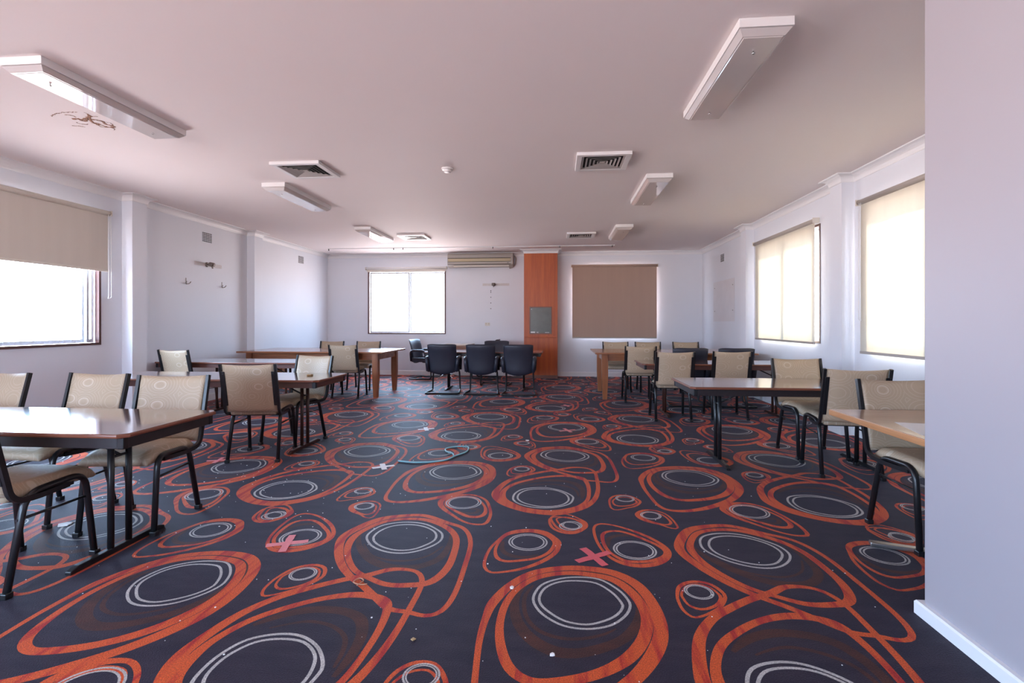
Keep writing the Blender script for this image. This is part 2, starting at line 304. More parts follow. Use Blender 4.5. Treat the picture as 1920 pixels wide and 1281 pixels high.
# ================================================================ THE SETTING
# ---------------------------------------------------------------- patterned carpet (traced motifs, repeated on the carpet's own lattice)
PAT = {"closed":[[3,[[-1.149,2.998,0.014],[-1.157,3.086,0.014],[-1.124,3.184,0.014],[-1.046,3.241,0.014],[-0.945,3.259,0.014],[-0.84,3.231,0.014],[-0.741,3.144,0.014],[-0.702,3.077,0.014],[-0.697,2.991,0.014],[-0.74,2.906,0.014],[-0.815,2.838,0.014],[-0.893,2.815,0.014],[-0.984,2.832,0.014],[-1.077,2.893,0.014]]],[3,[[-1.109,3.002,0.014],[-1.108,3.091,0.014],[-1.061,3.179,0.014],[-0.968,3.219,0.014],[-0.869,3.206,0.014],[-0.785,3.15,0.014],[-0.742,3.083,0.014],[-0.733,3.007,0.014],[-0.764,2.939,0.014],[-0.825,2.872,0.014],[-0.904,2.851,0.014],[-0.991,2.875,0.014],[-1.067,2.931,0.014]]],[3,[[-0.329,3.78,0.015],[-0.321,3.885,0.015],[-0.271,3.983,0.015],[-0.169,4.031,0.015],[-0.064,4.028,0.015],[0.039,3.963,0.015],[0.108,3.863,0.015],[0.113,3.79,0.015],[0.084,3.69,0.015],[0.008,3.625,0.015],[-0.076,3.596,0.015],[-0.17,3.601,0.015],[-0.258,3.646,0.015],[-0.311,3.71,0.015]]],[3,[[-0.297,3.797,0.014],[-0.285,3.888,0.014],[-0.229,3.971,0.014],[-0.137,4.002,0.014],[-0.033,3.989,0.014],[0.049,3.918,0.014],[0.08,3.831,0.014],[0.076,3.745,0.014],[0.027,3.664,0.014],[-0.058,3.624,0.014],[-0.143,3.627,0.014],[-0.231,3.673,0.014],[-0.279,3.733,0.014]]],[3,[[-0.114,2.42,0.013],[-0.08,2.534,0.013],[-0.001,2.601,0.013],[0.094,2.63,0.013],[0.208,2.619,0.013],[0.291,2.529,0.013],[0.329,2.436,0.013],[0.329,2.369,0.013],[0.292,2.291,0.013],[0.221,2.22,0.013],[0.123,2.189,0.013],[0.028,2.203,0.013],[-0.048,2.261,0.013],[-0.095,2.331,0.013]]],[3,[[-0.086,2.423,0.013],[-0.06,2.51,0.013],[0.006,2.572,0.013],[0.093,2.593,0.013],[0.191,2.578,0.013],[0.261,2.496,0.013],[0.295,2.41,0.013],[0.295,2.366,0.013],[0.265,2.309,0.013],[0.208,2.258,0.013],[0.125,2.221,0.013],[0.034,2.238,0.013],[-0.031,2.294,0.013],[-0.074,2.355,0.013]]],[1,[[-0.298,4.985,0.055],[-0.256,5.144,0.06],[-0.167,5.289,0.06],[-0.03,5.358,0.05],[0.109,5.37,0.045],[0.27,5.272,0.04],[0.41,5.177,0.03],[0.484,4.98,0.028],[0.503,4.684,0.028],[0.504,4.401,0.028],[0.473,4.259,0.028],[0.41,4.218,0.028],[0.325,4.239,0.03],[0.229,4.259,0.035],[0.144,4.339,0.04],[0.044,4.438,0.04],[-0.061,4.529,0.04],[-0.159,4.647,0.045],[-0.246,4.806,0.05]]],[1,[[-0.235,4.98,0.045],[-0.214,5.095,0.04],[-0.138,5.236,0.04],[-0.016,5.302,0.04],[0.135,5.299,0.045],[0.292,5.193,0.045],[0.386,5.036,0.04],[0.416,4.809,0.04],[0.409,4.633,0.045],[0.357,4.505,0.05],[0.251,4.468,0.045],[0.148,4.467,0.04],[0.045,4.518,0.035],[-0.061,4.591,0.035],[-0.149,4.714,0.035],[-0.21,4.846,0.04]]],[1,[[-0.469,3.841,0.06],[-0.463,3.966,0.055],[-0.414,4.155,0.05],[-0.327,4.297,0.045],[-0.219,4.395,0.045],[-0.095,4.485,0.045],[0.022,4.549,0.045],[0.117,4.616,0.04],[0.213,4.624,0.03],[0.282,4.588,0.028],[0.323,4.482,0.028],[0.326,4.275,0.03],[0.315,4.036,0.033],[0.276,3.819,0.04],[0.206,3.661,0.05],[0.109,3.562,0.06],[-0.001,3.497,0.06],[-0.11,3.497,0.055],[-0.222,3.532,0.055],[-0.341,3.612,0.055],[-0.424,3.714,0.06]]],[1,[[-0.416,3.846,0.05],[-0.406,3.971,0.04],[-0.345,4.109,0.04],[-0.243,4.217,0.04],[-0.114,4.309,0.04],[0.021,4.358,0.05],[0.133,4.35,0.05],[0.209,4.301,0.045],[0.24,4.162,0.035],[0.241,3.966,0.03],[0.218,3.785,0.03],[0.159,3.657,0.035],[0.073,3.579,0.04],[-0.029,3.537,0.04],[-0.13,3.54,0.04],[-0.244,3.582,0.04],[-0.336,3.666,0.045],[-0.393,3.745,0.05]]],[1,[[0.7,4.357,0.05],[0.768,4.519,0.05],[0.872,4.647,0.05],[1.006,4.708,0.05],[1.146,4.72,0.055],[1.286,4.683,0.06],[1.387,4.574,0.06],[1.435,4.401,0.055],[1.435,4.217,0.06],[1.386,4.063,0.065],[1.281,3.897,0.06],[1.141,3.765,0.055],[0.996,3.666,0.05],[0.858,3.618,0.042],[0.757,3.639,0.033],[0.711,3.733,0.028],[0.691,3.895,0.025],[0.678,4.073,0.028],[0.682,4.23,0.035]]],[1,[[0.761,4.362,0.035],[0.811,4.5,0.035],[0.905,4.611,0.04],[1.037,4.661,0.04],[1.158,4.657,0.045],[1.279,4.611,0.05],[1.358,4.481,0.05],[1.388,4.313,0.05],[1.356,4.153,0.055],[1.273,4.01,0.058],[1.151,3.909,0.052],[1.013,3.853,0.05],[0.9,3.843,0.045],[0.818,3.906,0.045],[0.769,4.037,0.04],[0.748,4.195,0.035]]],[1,[[0.007,2.999,0.03],[-0.016,2.893,0.03],[-0.088,2.782,0.03],[-0.184,2.697,0.025],[-0.278,2.653,0.02],[-0.347,2.642,0.018],[-0.386,2.694,0.018],[-0.397,2.793,0.018],[-0.385,2.929,0.018],[-0.351,3.041,0.018],[-0.305,3.142,0.025],[-0.234,3.189,0.035],[-0.151,3.201,0.035],[-0.075,3.173,0.035],[-0.025,3.108,0.03],[0.003,3.054,0.03]]],[1,[[-0.017,3.015,0.024],[-0.046,2.907,0.024],[-0.111,2.827,0.024],[-0.204,2.787,0.024],[-0.284,2.772,0.024],[-0.332,2.807,0.024],[-0.354,2.897,0.018],[-0.347,3.004,0.018],[-0.31,3.112,0.018],[-0.233,3.169,0.03],[-0.15,3.18,0.03],[-0.075,3.143,0.03],[-0.029,3.079,0.03]]],[1,[[1.152,3.695,0.045],[1.223,3.785,0.045],[1.321,3.819,0.03],[1.398,3.794,0.025],[1.471,3.709,0.022],[1.516,3.569,0.022],[1.541,3.427,0.022],[1.532,3.293,0.026],[1.494,3.262,0.026],[1.426,3.272,0.022],[1.356,3.324,0.022],[1.278,3.416,0.025],[1.211,3.501,0.035],[1.161,3.594,0.04]]],[1,[[1.2,3.715,0.035],[1.282,3.768,0.035],[1.375,3.761,0.025],[1.438,3.676,0.02],[1.485,3.567,0.02],[1.499,3.461,0.03],[1.471,3.395,0.036],[1.402,3.389,0.036],[1.328,3.446,0.03],[1.257,3.519,0.024],[1.203,3.597,0.03]]],[1,[[0.23,3.272,0.018],[0.227,3.15,0.018],[0.24,3.029,0.018],[0.266,2.926,0.018],[0.306,2.848,0.025],[0.364,2.799,0.035],[0.439,2.783,0.04],[0.529,2.813,0.04],[0.599,2.882,0.035],[0.628,2.967,0.03],[0.612,3.053,0.026],[0.56,3.145,0.026],[0.493,3.223,0.026],[0.404,3.298,0.02],[0.316,3.34,0.02],[0.26,3.333,0.02]]],[1,[[0.276,3.174,0.025],[0.313,3.222,0.025],[0.38,3.234,0.025],[0.455,3.19,0.025],[0.524,3.119,0.025],[0.581,3.05,0.025],[0.611,2.974,0.025],[0.59,2.906,0.03],[0.522,2.852,0.03],[0.447,2.829,0.03],[0.375,2.831,0.03],[0.324,2.882,0.022],[0.287,2.954,0.022],[0.27,3.059,0.022]]],[1,[[0.539,3.538,0.03],[0.592,3.607,0.026],[0.667,3.613,0.02],[0.729,3.555,0.014],[0.757,3.448,0.014],[0.76,3.32,0.014],[0.717,3.311,0.014],[0.66,3.361,0.016],[0.589,3.406,0.022],[0.548,3.461,0.028]]],[1,[[0.563,3.526,0.02],[0.619,3.58,0.014],[0.688,3.557,0.014],[0.725,3.485,0.014],[0.733,3.393,0.02],[0.69,3.363,0.02],[0.618,3.404,0.02],[0.573,3.458,0.02]]],[1,[[0.376,3.771,0.016],[0.404,3.86,0.02],[0.459,3.909,0.02],[0.528,3.906,0.02],[0.578,3.846,0.02],[0.598,3.777,0.02],[0.555,3.692,0.018],[0.483,3.641,0.014],[0.414,3.602,0.014],[0.376,3.632,0.014]]],[1,[[0.4,3.774,0.013],[0.442,3.849,0.013],[0.513,3.869,0.013],[0.564,3.816,0.013],[0.57,3.761,0.018],[0.529,3.708,0.018],[0.46,3.678,0.018],[0.41,3.693,0.018]]],[1,[[-0.041,3.427,0.016],[-0.027,3.325,0.016],[0.007,3.242,0.02],[0.065,3.199,0.026],[0.131,3.212,0.026],[0.18,3.279,0.022],[0.18,3.355,0.022],[0.14,3.419,0.016],[0.088,3.474,0.016],[0.026,3.492,0.016]]],[1,[[-0.006,3.406,0.013],[0.016,3.307,0.013],[0.057,3.246,0.013],[0.115,3.231,0.013],[0.16,3.287,0.02],[0.158,3.342,0.02],[0.113,3.405,0.02],[0.052,3.435,0.02]]],[1,[[0.945,5.388,0.016],[0.961,5.252,0.02],[1.025,5.179,0.026],[1.102,5.176,0.028],[1.166,5.26,0.026],[1.166,5.352,0.02],[1.096,5.401,0.016],[0.994,5.432,0.016]]],[1,[[0.569,2.499,0.016],[0.597,2.579,0.022],[0.649,2.626,0.024],[0.707,2.638,0.024],[0.76,2.613,0.022],[0.789,2.556,0.02],[0.791,2.5,0.018],[0.747,2.419,0.018],[0.687,2.363,0.015],[0.629,2.325,0.015],[0.592,2.321,0.015],[0.567,2.369,0.015],[0.562,2.437,0.015]]],[1,[[0.592,2.513,0.013],[0.628,2.581,0.013],[0.686,2.613,0.013],[0.741,2.591,0.013],[0.765,2.541,0.013],[0.769,2.492,0.018],[0.731,2.429,0.018],[0.67,2.389,0.018],[0.628,2.391,0.018],[0.599,2.423,0.013],[0.59,2.476,0.013]]]],"open":[[2,[[-0.084,2.656,0.02],[-0.171,2.513,0.03],[-0.198,2.366,0.04],[-0.174,2.219,0.05],[-0.11,2.102,0.06],[-0.022,2.033,0.065],[0.067,2.024,0.06],[0.163,2.058,0.055],[0.273,2.136,0.05],[0.352,2.266,0.05],[0.388,2.418,0.05],[0.368,2.536,0.045],[0.294,2.62,0.04],[0.179,2.686,0.03],[0.054,2.682,0.02]]],[2,[[-0.119,2.531,0.01],[-0.155,2.416,0.02],[-0.139,2.263,0.02],[-0.079,2.16,0.022],[0.016,2.116,0.022],[0.109,2.122,0.02],[0.199,2.161,0.015],[0.248,2.203,0.008]]],[2,[[-1.216,3.061,0.02],[-1.165,2.913,0.035],[-1.057,2.759,0.05],[-0.944,2.674,0.06],[-0.832,2.647,0.06],[-0.726,2.679,0.055],[-0.647,2.779,0.045],[-0.63,2.942,0.035],[-0.65,3.112,0.02]]],[2,[[-1.134,2.915,0.01],[-1.034,2.777,0.015],[-0.91,2.727,0.018],[-0.801,2.737,0.018],[-0.714,2.806,0.015],[-0.665,2.921,0.01]]],[2,[[-1.303,2.089,0.02],[-1.247,2.149,0.04],[-1.181,2.196,0.05],[-1.097,2.228,0.055],[-1.011,2.233,0.055],[-0.922,2.214,0.055],[-0.858,2.168,0.055],[-0.819,2.085,0.05],[-0.805,2.005,0.045],[-0.804,1.93,0.04],[-0.811,1.86,0.03],[-0.819,1.809,0.02]]],[2,[[-1.222,2.075,0.01],[-1.158,2.11,0.015],[-1.076,2.137,0.02],[-0.985,2.122,0.022],[-0.913,2.081,0.022],[-0.867,2.026,0.022],[-0.845,1.943,0.02],[-0.841,1.858,0.012]]],[2,[[-0.325,3.024,0.02],[-0.312,2.9,0.03],[-0.253,2.839,0.035],[-0.178,2.829,0.03],[-0.105,2.86,0.02]]],[2,[[0.292,3.007,0.02],[0.311,3.119,0.03],[0.381,3.174,0.03],[0.453,3.17,0.02]]],[2,[[1.381,3.53,0.02],[1.447,3.522,0.03],[1.429,3.455,0.03],[1.368,3.45,0.02],[1.306,3.491,0.02]]]],"ring":[[-0.175,3.028,0.112,0.01],[-0.175,3.028,0.095,0.009],[0.32,1.66,0.125,0.01],[0.32,1.66,0.107,0.009],[0.44,2.975,0.118,0.01],[0.44,2.975,0.102,0.009],[-0.37,1.525,0.066,0.008],[-0.37,1.525,0.056,0.006],[-0.5,1.845,0.066,0.008],[-0.5,1.845,0.056,0.006],[-0.905,1.31,0.064,0.008],[-0.905,1.31,0.054,0.006],[0.075,3.285,0.062,0.008],[0.68,2.54,0.066,0.008],[0.68,2.54,0.056,0.006]]}
LAT = 1.993
XL, XR, YB, YF = -5.80, 3.42, 12.48, -3.2
def catmull(p, closed, step=.022):
    p = np.array(p, float); n = len(p); out = []
    for i in range(n if closed else n-1):
        if closed: a, b, c, d = p[i-1], p[i], p[(i+1) % n], p[(i+2) % n]
        else: a, b, c, d = p[max(i-1, 0)], p[i], p[i+1], p[min(i+2, n-1)]
        k = max(2, int(np.hypot(*(c-b)[:2])/step))
        for t in np.arange(k)/k:
            out.append(.5*((2*b)+(c-a)*t+(2*a-5*b+4*c-d)*t*t+(-a+3*b-3*c+d)*t**3))
    if not closed: out.append(p[-1])
    return np.array(out)
def offs(q, closed):
    xy = q[:, :2]; w = q[:, 2:3]/2
    if closed: t = np.roll(xy, -1, 0)-np.roll(xy, 1, 0)
    else: t = np.gradient(xy, axis=0)
    t /= np.maximum(np.linalg.norm(t, axis=1, keepdims=True), 1e-9); nrm = np.stack([-t[:, 1], t[:, 0]], 1)
    return xy+nrm*w, xy-nrm*w
SH = []                                      # (colour, [loops]) inside = odd number of loops
for k, pts in PAT['closed']:
    a, b = offs(catmull(pts, True), True); SH.append((k, [a, b]))
for k, pts in PAT['open']:
    q = catmull(pts, False); a, b = offs(q, False); SH.append((k, [np.concatenate([a, b[::-1]])]))
for x, y, r, wd in PAT['ring']:
    t = np.linspace(0, 2*pi, 33)[:-1]; c = np.stack([np.cos(t), np.sin(t)], 1)
    SH.append((3, [np.array([x, y])+c*(r+wd/2), np.array([x, y])+c*(r-wd/2)]))
def carpet():
    from mathutils.geometry import delaunay_2d_cdt
    tile = np.array([[0, 0], [LAT, 0], [LAT, LAT], [0, LAT]])
    loops = []                                # (colour, shape id, loop)
    sid = 0
    for k, ls in SH:
        lo = np.min([l.min(0) for l in ls], 0); hi = np.max([l.max(0) for l in ls], 0)
        for j in range(-5, 6):
            for i in range(-8, 9):
                d = np.array([i*LAT+j*LAT/2, j*LAT])
                if (hi+d > 0).all() and (lo+d < LAT).all():
                    for l in ls: loops.append((k, sid, l+d))
                    sid += 1
    V = [Vector(p) for p in tile.tolist()]; E = [(0, 1), (1, 2), (2, 3), (3, 0)]
    for k, s_, l in loops:
        n = len(V); m = len(l); V += [Vector(p) for p in l.tolist()]; E += [(n+i, n+(i+1) % m) for i in range(m)]
    vo, eo, fo, *_ = delaunay_2d_cdt(V, E, [], 0, 1e-5)
    vo = np.array([tuple(v) for v in vo]); fo = np.array([f for f in fo if len(f) == 3])
    c = vo[fo].mean(1); ok = ((c > 0) & (c < LAT)).all(1); fo = fo[ok]; c = c[ok]
    best = np.zeros(len(c), int); par = {}
    for k, s_, l in loops:
        a = l; b = np.roll(l, -1, 0)
        sel = np.where((c[:, 0] > l[:, 0].min()) & (c[:, 0] < l[:, 0].max()) & (c[:, 1] > l[:, 1].min()) & (c[:, 1] < l[:, 1].max()))[0]
        if not len(sel): continue
        px, py = c[sel, 0:1], c[sel, 1:2]
        cond = (a[:, 1] > py) != (b[:, 1] > py)
        xs = (b[:, 0]-a[:, 0])*(py-a[:, 1])/np.where(b[:, 1] == a[:, 1], 1e-9, b[:, 1]-a[:, 1])+a[:, 0]
        ins = ((cond & (px < xs)).sum(1) % 2).astype(bool)
        key = (k, s_)
        if key not in par: par[key] = np.zeros(len(c), bool)
        par[key][sel[ins]] ^= True
    for pr, k in ((1, 2), (2, 1), (3, 3)):
        for (kk, s_), a in par.items():
            if kk == k: best[a] = k
    VV = []; FF = []; MM = []; n0 = 0
    x0, x1, y0, y1 = XL-.1, XR+.1, YF-.1, YB+.1
    for j in range(-4, 9):
        for i in range(-12, 12):
            d = np.array([i*LAT+j*LAT/2, j*LAT])
            if d[0] > x1 or d[0]+LAT < x0 or d[1] > y1 or d[1]+LAT < y0: continue
            VV.append(vo+d); FF.append(fo+n0); MM.append(best); n0 += len(vo)
    VV = np.concatenate(VV); FF = np.concatenate(FF); MM = np.concatenate(MM)
    t = VV[FF]; keep = (t[:, :, 0].max(1) > x0) & (t[:, :, 0].min(1) < x1) & (t[:, :, 1].max(1) > y0) & (t[:, :, 1].min(1) < y1)
    FF = FF[keep]; MM = MM[keep]
    VV[:, 0] = np.clip(VV[:, 0], x0, x1); VV[:, 1] = np.clip(VV[:, 1], y0, y1)
    used = np.unique(FF); rm = np.full(len(VV), -1); rm[used] = np.arange(len(used)); VV = VV[used]; FF = rm[FF]
    me = bpy.data.meshes.new('floor')
    me.vertices.add(len(VV)); me.vertices.foreach_set('co', np.column_stack([VV, np.zeros(len(VV))]).ravel())
    me.loops.add(len(FF)*3); me.loops.foreach_set('vertex_index', FF.ravel().astype(np.int32))
    me.polygons.add(len(FF)); me.polygons.foreach_set('loop_start', (np.arange(len(FF))*3).astype(np.int32))
    try: me.polygons.foreach_set('loop_total', np.full(len(FF), 3, np.int32))
    except Exception: pass
    for m in CARPET: me.materials.append(m)
    me.polygons.foreach_set('material_index', MM.astype(np.int32)); me.update(calc_edges=True)
    bm = bmesh.new(); bm.from_mesh(me)
    bmesh.ops.dissolve_degenerate(bm, dist=1e-6, edges=bm.edges[:])
    for f in bm.faces:
        if f.normal.z < 0: f.normal_flip()
    bm.to_mesh(me); bm.free()
    o = bpy.data.objects.new('floor', me); COL.objects.link(o); o['kind'] = 'structure'
    print('carpet tris', len(FF))
carpet()

# ---------------------------------------------------------------- ceiling and walls
MB().box(XL-.3, XR+.3, YF-.3, YB+.3, H, H+.2).build('ceiling', 'ceil', kind='structure')
def wall(name, axis, pos, out, a0, a1, holes, m='wall', piers=()):
    """wall along Y (axis 'x') or X (axis 'y') whose inner face is at pos and which is `out` thick outwards; holes = (a0,a1,z0,z1)"""
    mb = MB(); lo, hi = min(pos, pos+out), max(pos, pos+out)
    def bx(p, q, z0, z1):
        if axis == 'x': mb.box(lo, hi, p, q, z0, z1)
        else: mb.box(p, q, lo, hi, z0, z1)
    x = a0
    for h0, h1, z0, z1 in sorted(holes):
        bx(x, h0, 0, H); bx(h0, h1, 0, z0); bx(h0, h1, z1, H); x = h1
    bx(x, a1, 0, H)
    for p in piers: mb.box(*p, 0, H)
    return mb.build(name, m, kind='structure')
WZ0, WZ1 = 1.02, 2.62
LW = [(-2.2, -.2, WZ0, WZ1), (3.98, 6.02, WZ0, WZ1)]
RW = [(3.95, 5.93, .99, 2.62), (7.0, 8.95, 1.03, 2.60)]
BW = [(-4.75, -2.76, WZ0, 2.60), (.375, 2.33, .96, 2.65)]
wall('wall_left', 'x', XL, -.13, YF-.25, YB+.25, LW, piers=[(XL-.05, -5.65, 6.34, 6.58), (XL-.05, -5.65, 9.10, 9.36), (XL-.05, -5.65, 3.35, 3.59)])
wall('wall_right', 'x', XR, .13, 2.2, YB+.25, RW, piers=[(3.28, XR+.05, 6.24, 6.49), (3.28, XR+.05, 9.27, 9.52)])
wall('wall_back', 'y', YB, .13, XL-.01, XR+.01, BW)
wall('wall_front', 'y', YF, -.13, XL-.01, XR+.01, [(-4.4, -1.6, .9, 2.1)])
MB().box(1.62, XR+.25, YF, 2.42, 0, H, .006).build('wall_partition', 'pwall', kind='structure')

def run(poly, prof, name, m, closed=True):          # sweep a profile (inward, z) along a floor outline with mitred corners
    mb = MB(); n = len(poly); P_ = [Vector(p) for p in poly]; rings = []
    for i in range(n):
        p = P_[i]; a = P_[i-1] if (closed or i) else None; b = P_[(i+1) % n] if (closed or i < n-1) else None
        ns = []
        if a is not None: d = (p-a).normalized(); ns.append(Vector((d.y, -d.x)))
        if b is not None: d = (b-p).normalized(); ns.append(Vector((d.y, -d.x)))
        nn = ns[0] if len(ns) == 1 else (ns[0]+ns[1])/max(1e-6, 1+ns[0].dot(ns[1]))
        rings.append([mb.b.verts.new((p.x+nn.x*u, p.y+nn.y*u, z)) for u, z in prof])
    k = len(prof)
    for i in range(n if closed else n-1):
        A, B = rings[i], rings[(i+1) % n]
        for j in range(k): mb.b.faces.new((A[j], B[j], B[(j+1) % k], A[(j+1) % k]))
    if not closed: mb.b.faces.new(rings[0]); mb.b.faces.new(rings[-1][::-1])
    return mb.build(name, m, kind='structure')
cove = [(-.01, H-.092), (.008, H-.092), (.012, H-.082)] + [(.012+.066*(1-cos(t)), H-.082+.066*sin(t)) for t in [pi/2*k/6 for k in range(1, 7)]] + [(.092, H-.012), (.092, H+.005), (-.01, H+.005)]
# outlines walk clockwise seen from above, so the room lies on the right hand
left = [(XL, YF), (XL, 3.35), (-5.65, 3.35), (-5.65, 3.59), (XL, 3.59), (XL, 6.34), (-5.65, 6.34), (-5.65, 6.58), (XL, 6.58), (XL, 9.10), (-5.65, 9.10), (-5.65, 9.36), (XL, 9.36), (XL, YB)]
PX0, PX1, PY = -.785, 0.0, 11.97
back_c = [(PX0, YB), (PX0, PY), (PX1, PY), (PX1, YB)]
right = [(XR, YB), (XR, 9.52), (3.28, 9.52), (3.28, 9.27), (XR, 9.27), (XR, 6.49), (3.28, 6.49), (3.28, 6.24), (XR, 6.24), (XR, 2.42)]
run(left+back_c+right, cove, 'trim_1', 'trim', closed=False)
bp = lambda h, t: [(-.005, 0), (t, 0), (t, h-.008), (t-.006, h), (-.005, h)]
run(left, bp(.11, .016), 'baseboard_left', 'trim', closed=False)
run([(XL+.02, YB), (PX0-.01, YB)], bp(.11, .016), 'baseboard_back', 'trim', closed=False)
run([(PX1+.01, YB), (XR-.02, YB)], bp(.11, .016), 'baseboard_back_right', 'trim', closed=False)
run(right, bp(.11, .016), 'baseboard_right', 'trim', closed=False)
run([(XR-.02, 2.42), (1.62, 2.42), (1.62, YF)], bp(.06, .026), 'baseboard_partition', 'trim', closed=False)

# ---------------------------------------------------------------- windows
def window(idx, axis, pos, out, a0, a1, z0, z1, mull, fm='framebrown', mesh=True):
    """timber frame near the inner face, sliding aluminium sashes and glass outside it, welded security mesh between"""
    s = 1 if out > 0 else -1
    def bx(mb, p, q, d0, d1, z0_, z1_, bev=0):
        u, v = pos+s*d0, pos+s*d1; u, v = min(u, v), max(u, v)
        if axis == 'x': mb.box(u, v, p, q, z0_, z1_, bev)
        else: mb.box(p, q, u, v, z0_, z1_, bev)
    fr = MB(); t = .03
    for q in ((a0, a0+t, z0, z1), (a1-t, a1, z0, z1), (a0+t, a1-t, z0, z0+t), (a0+t, a1-t, z1-t, z1)): bx(fr, q[0], q[1], -.008, .05, q[2], q[3])
    o = fr.build('window_%d' % idx, fm, kind='structure')
    al = MB(); k = .035
    xs = [a0+t] + [a0+t+(a1-a0-2*t)*m_ for m_ in mull] + [a1-t]
    for i in range(len(xs)-1):
        p, q = xs[i], xs[i+1]; d0 = .065+.028*(i % 2); 
        for r in ((p, p+k, z0+t, z1-t), (q-k, q, z0+t, z1-t), (p+k, q-k, z0+t, z0+t+k+.01), (p+k, q-k, z1-t-k, z1-t)): bx(al, r[0], r[1], d0, d0+.025, r[2], r[3])
    c = al.build('sash_frame', 'alu', o)
    g = MB()
    for i in range(len(xs)-1): bx(g, xs[i]+k, xs[i+1]-k, .075+.028*(i % 2), .079+.028*(i % 2), z0+t+k, z1-t-k)
    g.build('pane', 'glass', o)
    if mesh:
        g = MB(); nx = int((a1-a0)/.055)
        for i in range(1, nx): 
            a = a0+(a1-a0)*i/nx; bx(g, a-.0008, a+.0008, .055, .0566, z0+t, z1-t)
        nz = int((z1-z0)/.055)
        for i in range(1, nz):
            z = z0+(z1-z0)*i/nz; bx(g, a0+t, a1-t, .0566, .058, z-.0008, z+.0008)
        g.build('security_mesh', 'alu', o)
    c = (a0+a1)/2; zc = (z0+z1)/2
    if axis == 'x': portal((pos+s*.125, c, zc), (pi/2, 0, pi/2 if s > 0 else -pi/2), a1-a0, z1-z0)
    else: portal((c, pos+s*.125, zc), (pi/2, 0, 0 if s < 0 else pi), a1-a0, z1-z0)
window(1, 'x', XL, -.13, *LW[1], (.19, .95))
window(2, 'y', YB, .13, *BW[0], (.53,))
window(3, 'y', YB, .13, *BW[1], (.5,))
window(4, 'x', XR, .13, *RW[1], (.5,))
window(5, 'x', XR, .13, *RW[0], (.5,))
window(6, 'x', XL, -.13, *LW[0], (.5,), mesh=False)  # made-up window behind the camera, added only to bring in more daylight

window(7, 'y', YF, -.13, -4.4, -1.6, .9, 2.1, (.5,), mesh=False)  # unseen front wall opening, invented to light the near end of the room

# ================================================================ FIXED THINGS
# veneered pillar casing on the back wall
pl = empty('pillar_casing', 'orange teak veneer pillar running floor to ceiling on the back wall', 'pillar', (-.3925, 12.2, 0))
MB().box(PX0+.3925, PX1+.3925, -.23, .28, 0, 2.99, .003).build('veneer_panel', 'teak', pl)
MB().box(PX0+.3905, PX1+.3945, -.236, -.228, .0, .075, .002).build('plinth_strip', 'edgebrown', pl)
MB().box(PX0+.41, PX1+.375, -.262, -.225, .955, .985, .006).build('ledge', 'teak', pl)
o = MB()
for a in ((-.264, .264, 1.655, 1.68), (-.264, .264, 1.035, 1.06), (-.264, -.24, 1.06, 1.655), (.24, .264, 1.06, 1.655)): o.box(a[0], a[1], -.242, -.228, a[2], a[3], .003)
fr = empty('message_board', 'small grey-green board framed in wood on the veneered pillar', 'board', (-.3925, 12.2, 0))
o.build('frame', 'edgebrown', fr)
MB().box(-.242, .242, -.236, -.229, 1.058, 1.657).build('board_surface', 'chalk', fr)
for q in ((-.235, -.13, 1.065, 1.095), (-.10, -.05, 1.068, 1.085), (.10, .20, 1.068, 1.08)): MB().box(q[0], q[1], -.2375, -.2355, q[2], q[3]).build('torn_paper_scrap', 'paper', fr)
MB().lathe([(.014, 0), (.014, .003)], (-.215, -.2365, 1.62), 10, Matrix.Rotation(pi/2, 4, 'X')).build('pin', 'paper', fr)

# wall air conditioner
ac = empty('air_conditioner', 'wide old split system air conditioner high on the back wall', 'air conditioner', (-1.87, YB, 2.66))
def acprof(y0): return [(-.235, .06), (-.24, .12), (-.235, .20), (-.225, .29), (-.20, .325), (0, .325), (0, .0), (-.14, 0)]
o = MB(); pr = acprof(0); A = [o.b.verts.new((-.80, y, z)) for y, z in pr]; B_ = [o.b.verts.new((.80, y, z)) for y, z in pr]
o.b.faces.new(A); o.b.faces.new(B_[::-1])
for i in range(len(pr)): o.b.faces.new((A[i], B_[i], B_[(i+1) % len(pr)], A[(i+1) % len(pr)]))
bmesh.ops.bevel(o.b, geom=o.b.edges[:], offset=.008, segments=2, affect='EDGES')
o.build('housing', 'plasticgrey', ac)
o = MB(); o.box(-.78, .74, -.246, -.236, .125, .20, .003); o.build('air_grille', 'beige', ac)
o = MB(); o.box(-.79, .75, -.25, -.232, .118, .126); o.box(-.79, .75, -.25, -.225, .2, .212); o.box(-.79, .75, -.248, -.225, .055, .062); o.build('dark_slot', 'hole', ac)
o = MB(); o.box(-.66, .70, -.20, -.13, .004, .05, .01); o.build('air_outlet_flap', 'plastic', ac)
o = MB(); o.box(.66, .70, -.242, -.237, .085, .093); o.build('indicator', 'hole', ac)
o = MB(); o.tube(rnd([(.82, -.02, .28), (.86, -.02, .22), (.84, -.02, .06), (.76, -.05, -.01), (.70, -.03, -.02)], .04), .018, 8); o.build('pipe_cover', 'plasticgrey', ac)

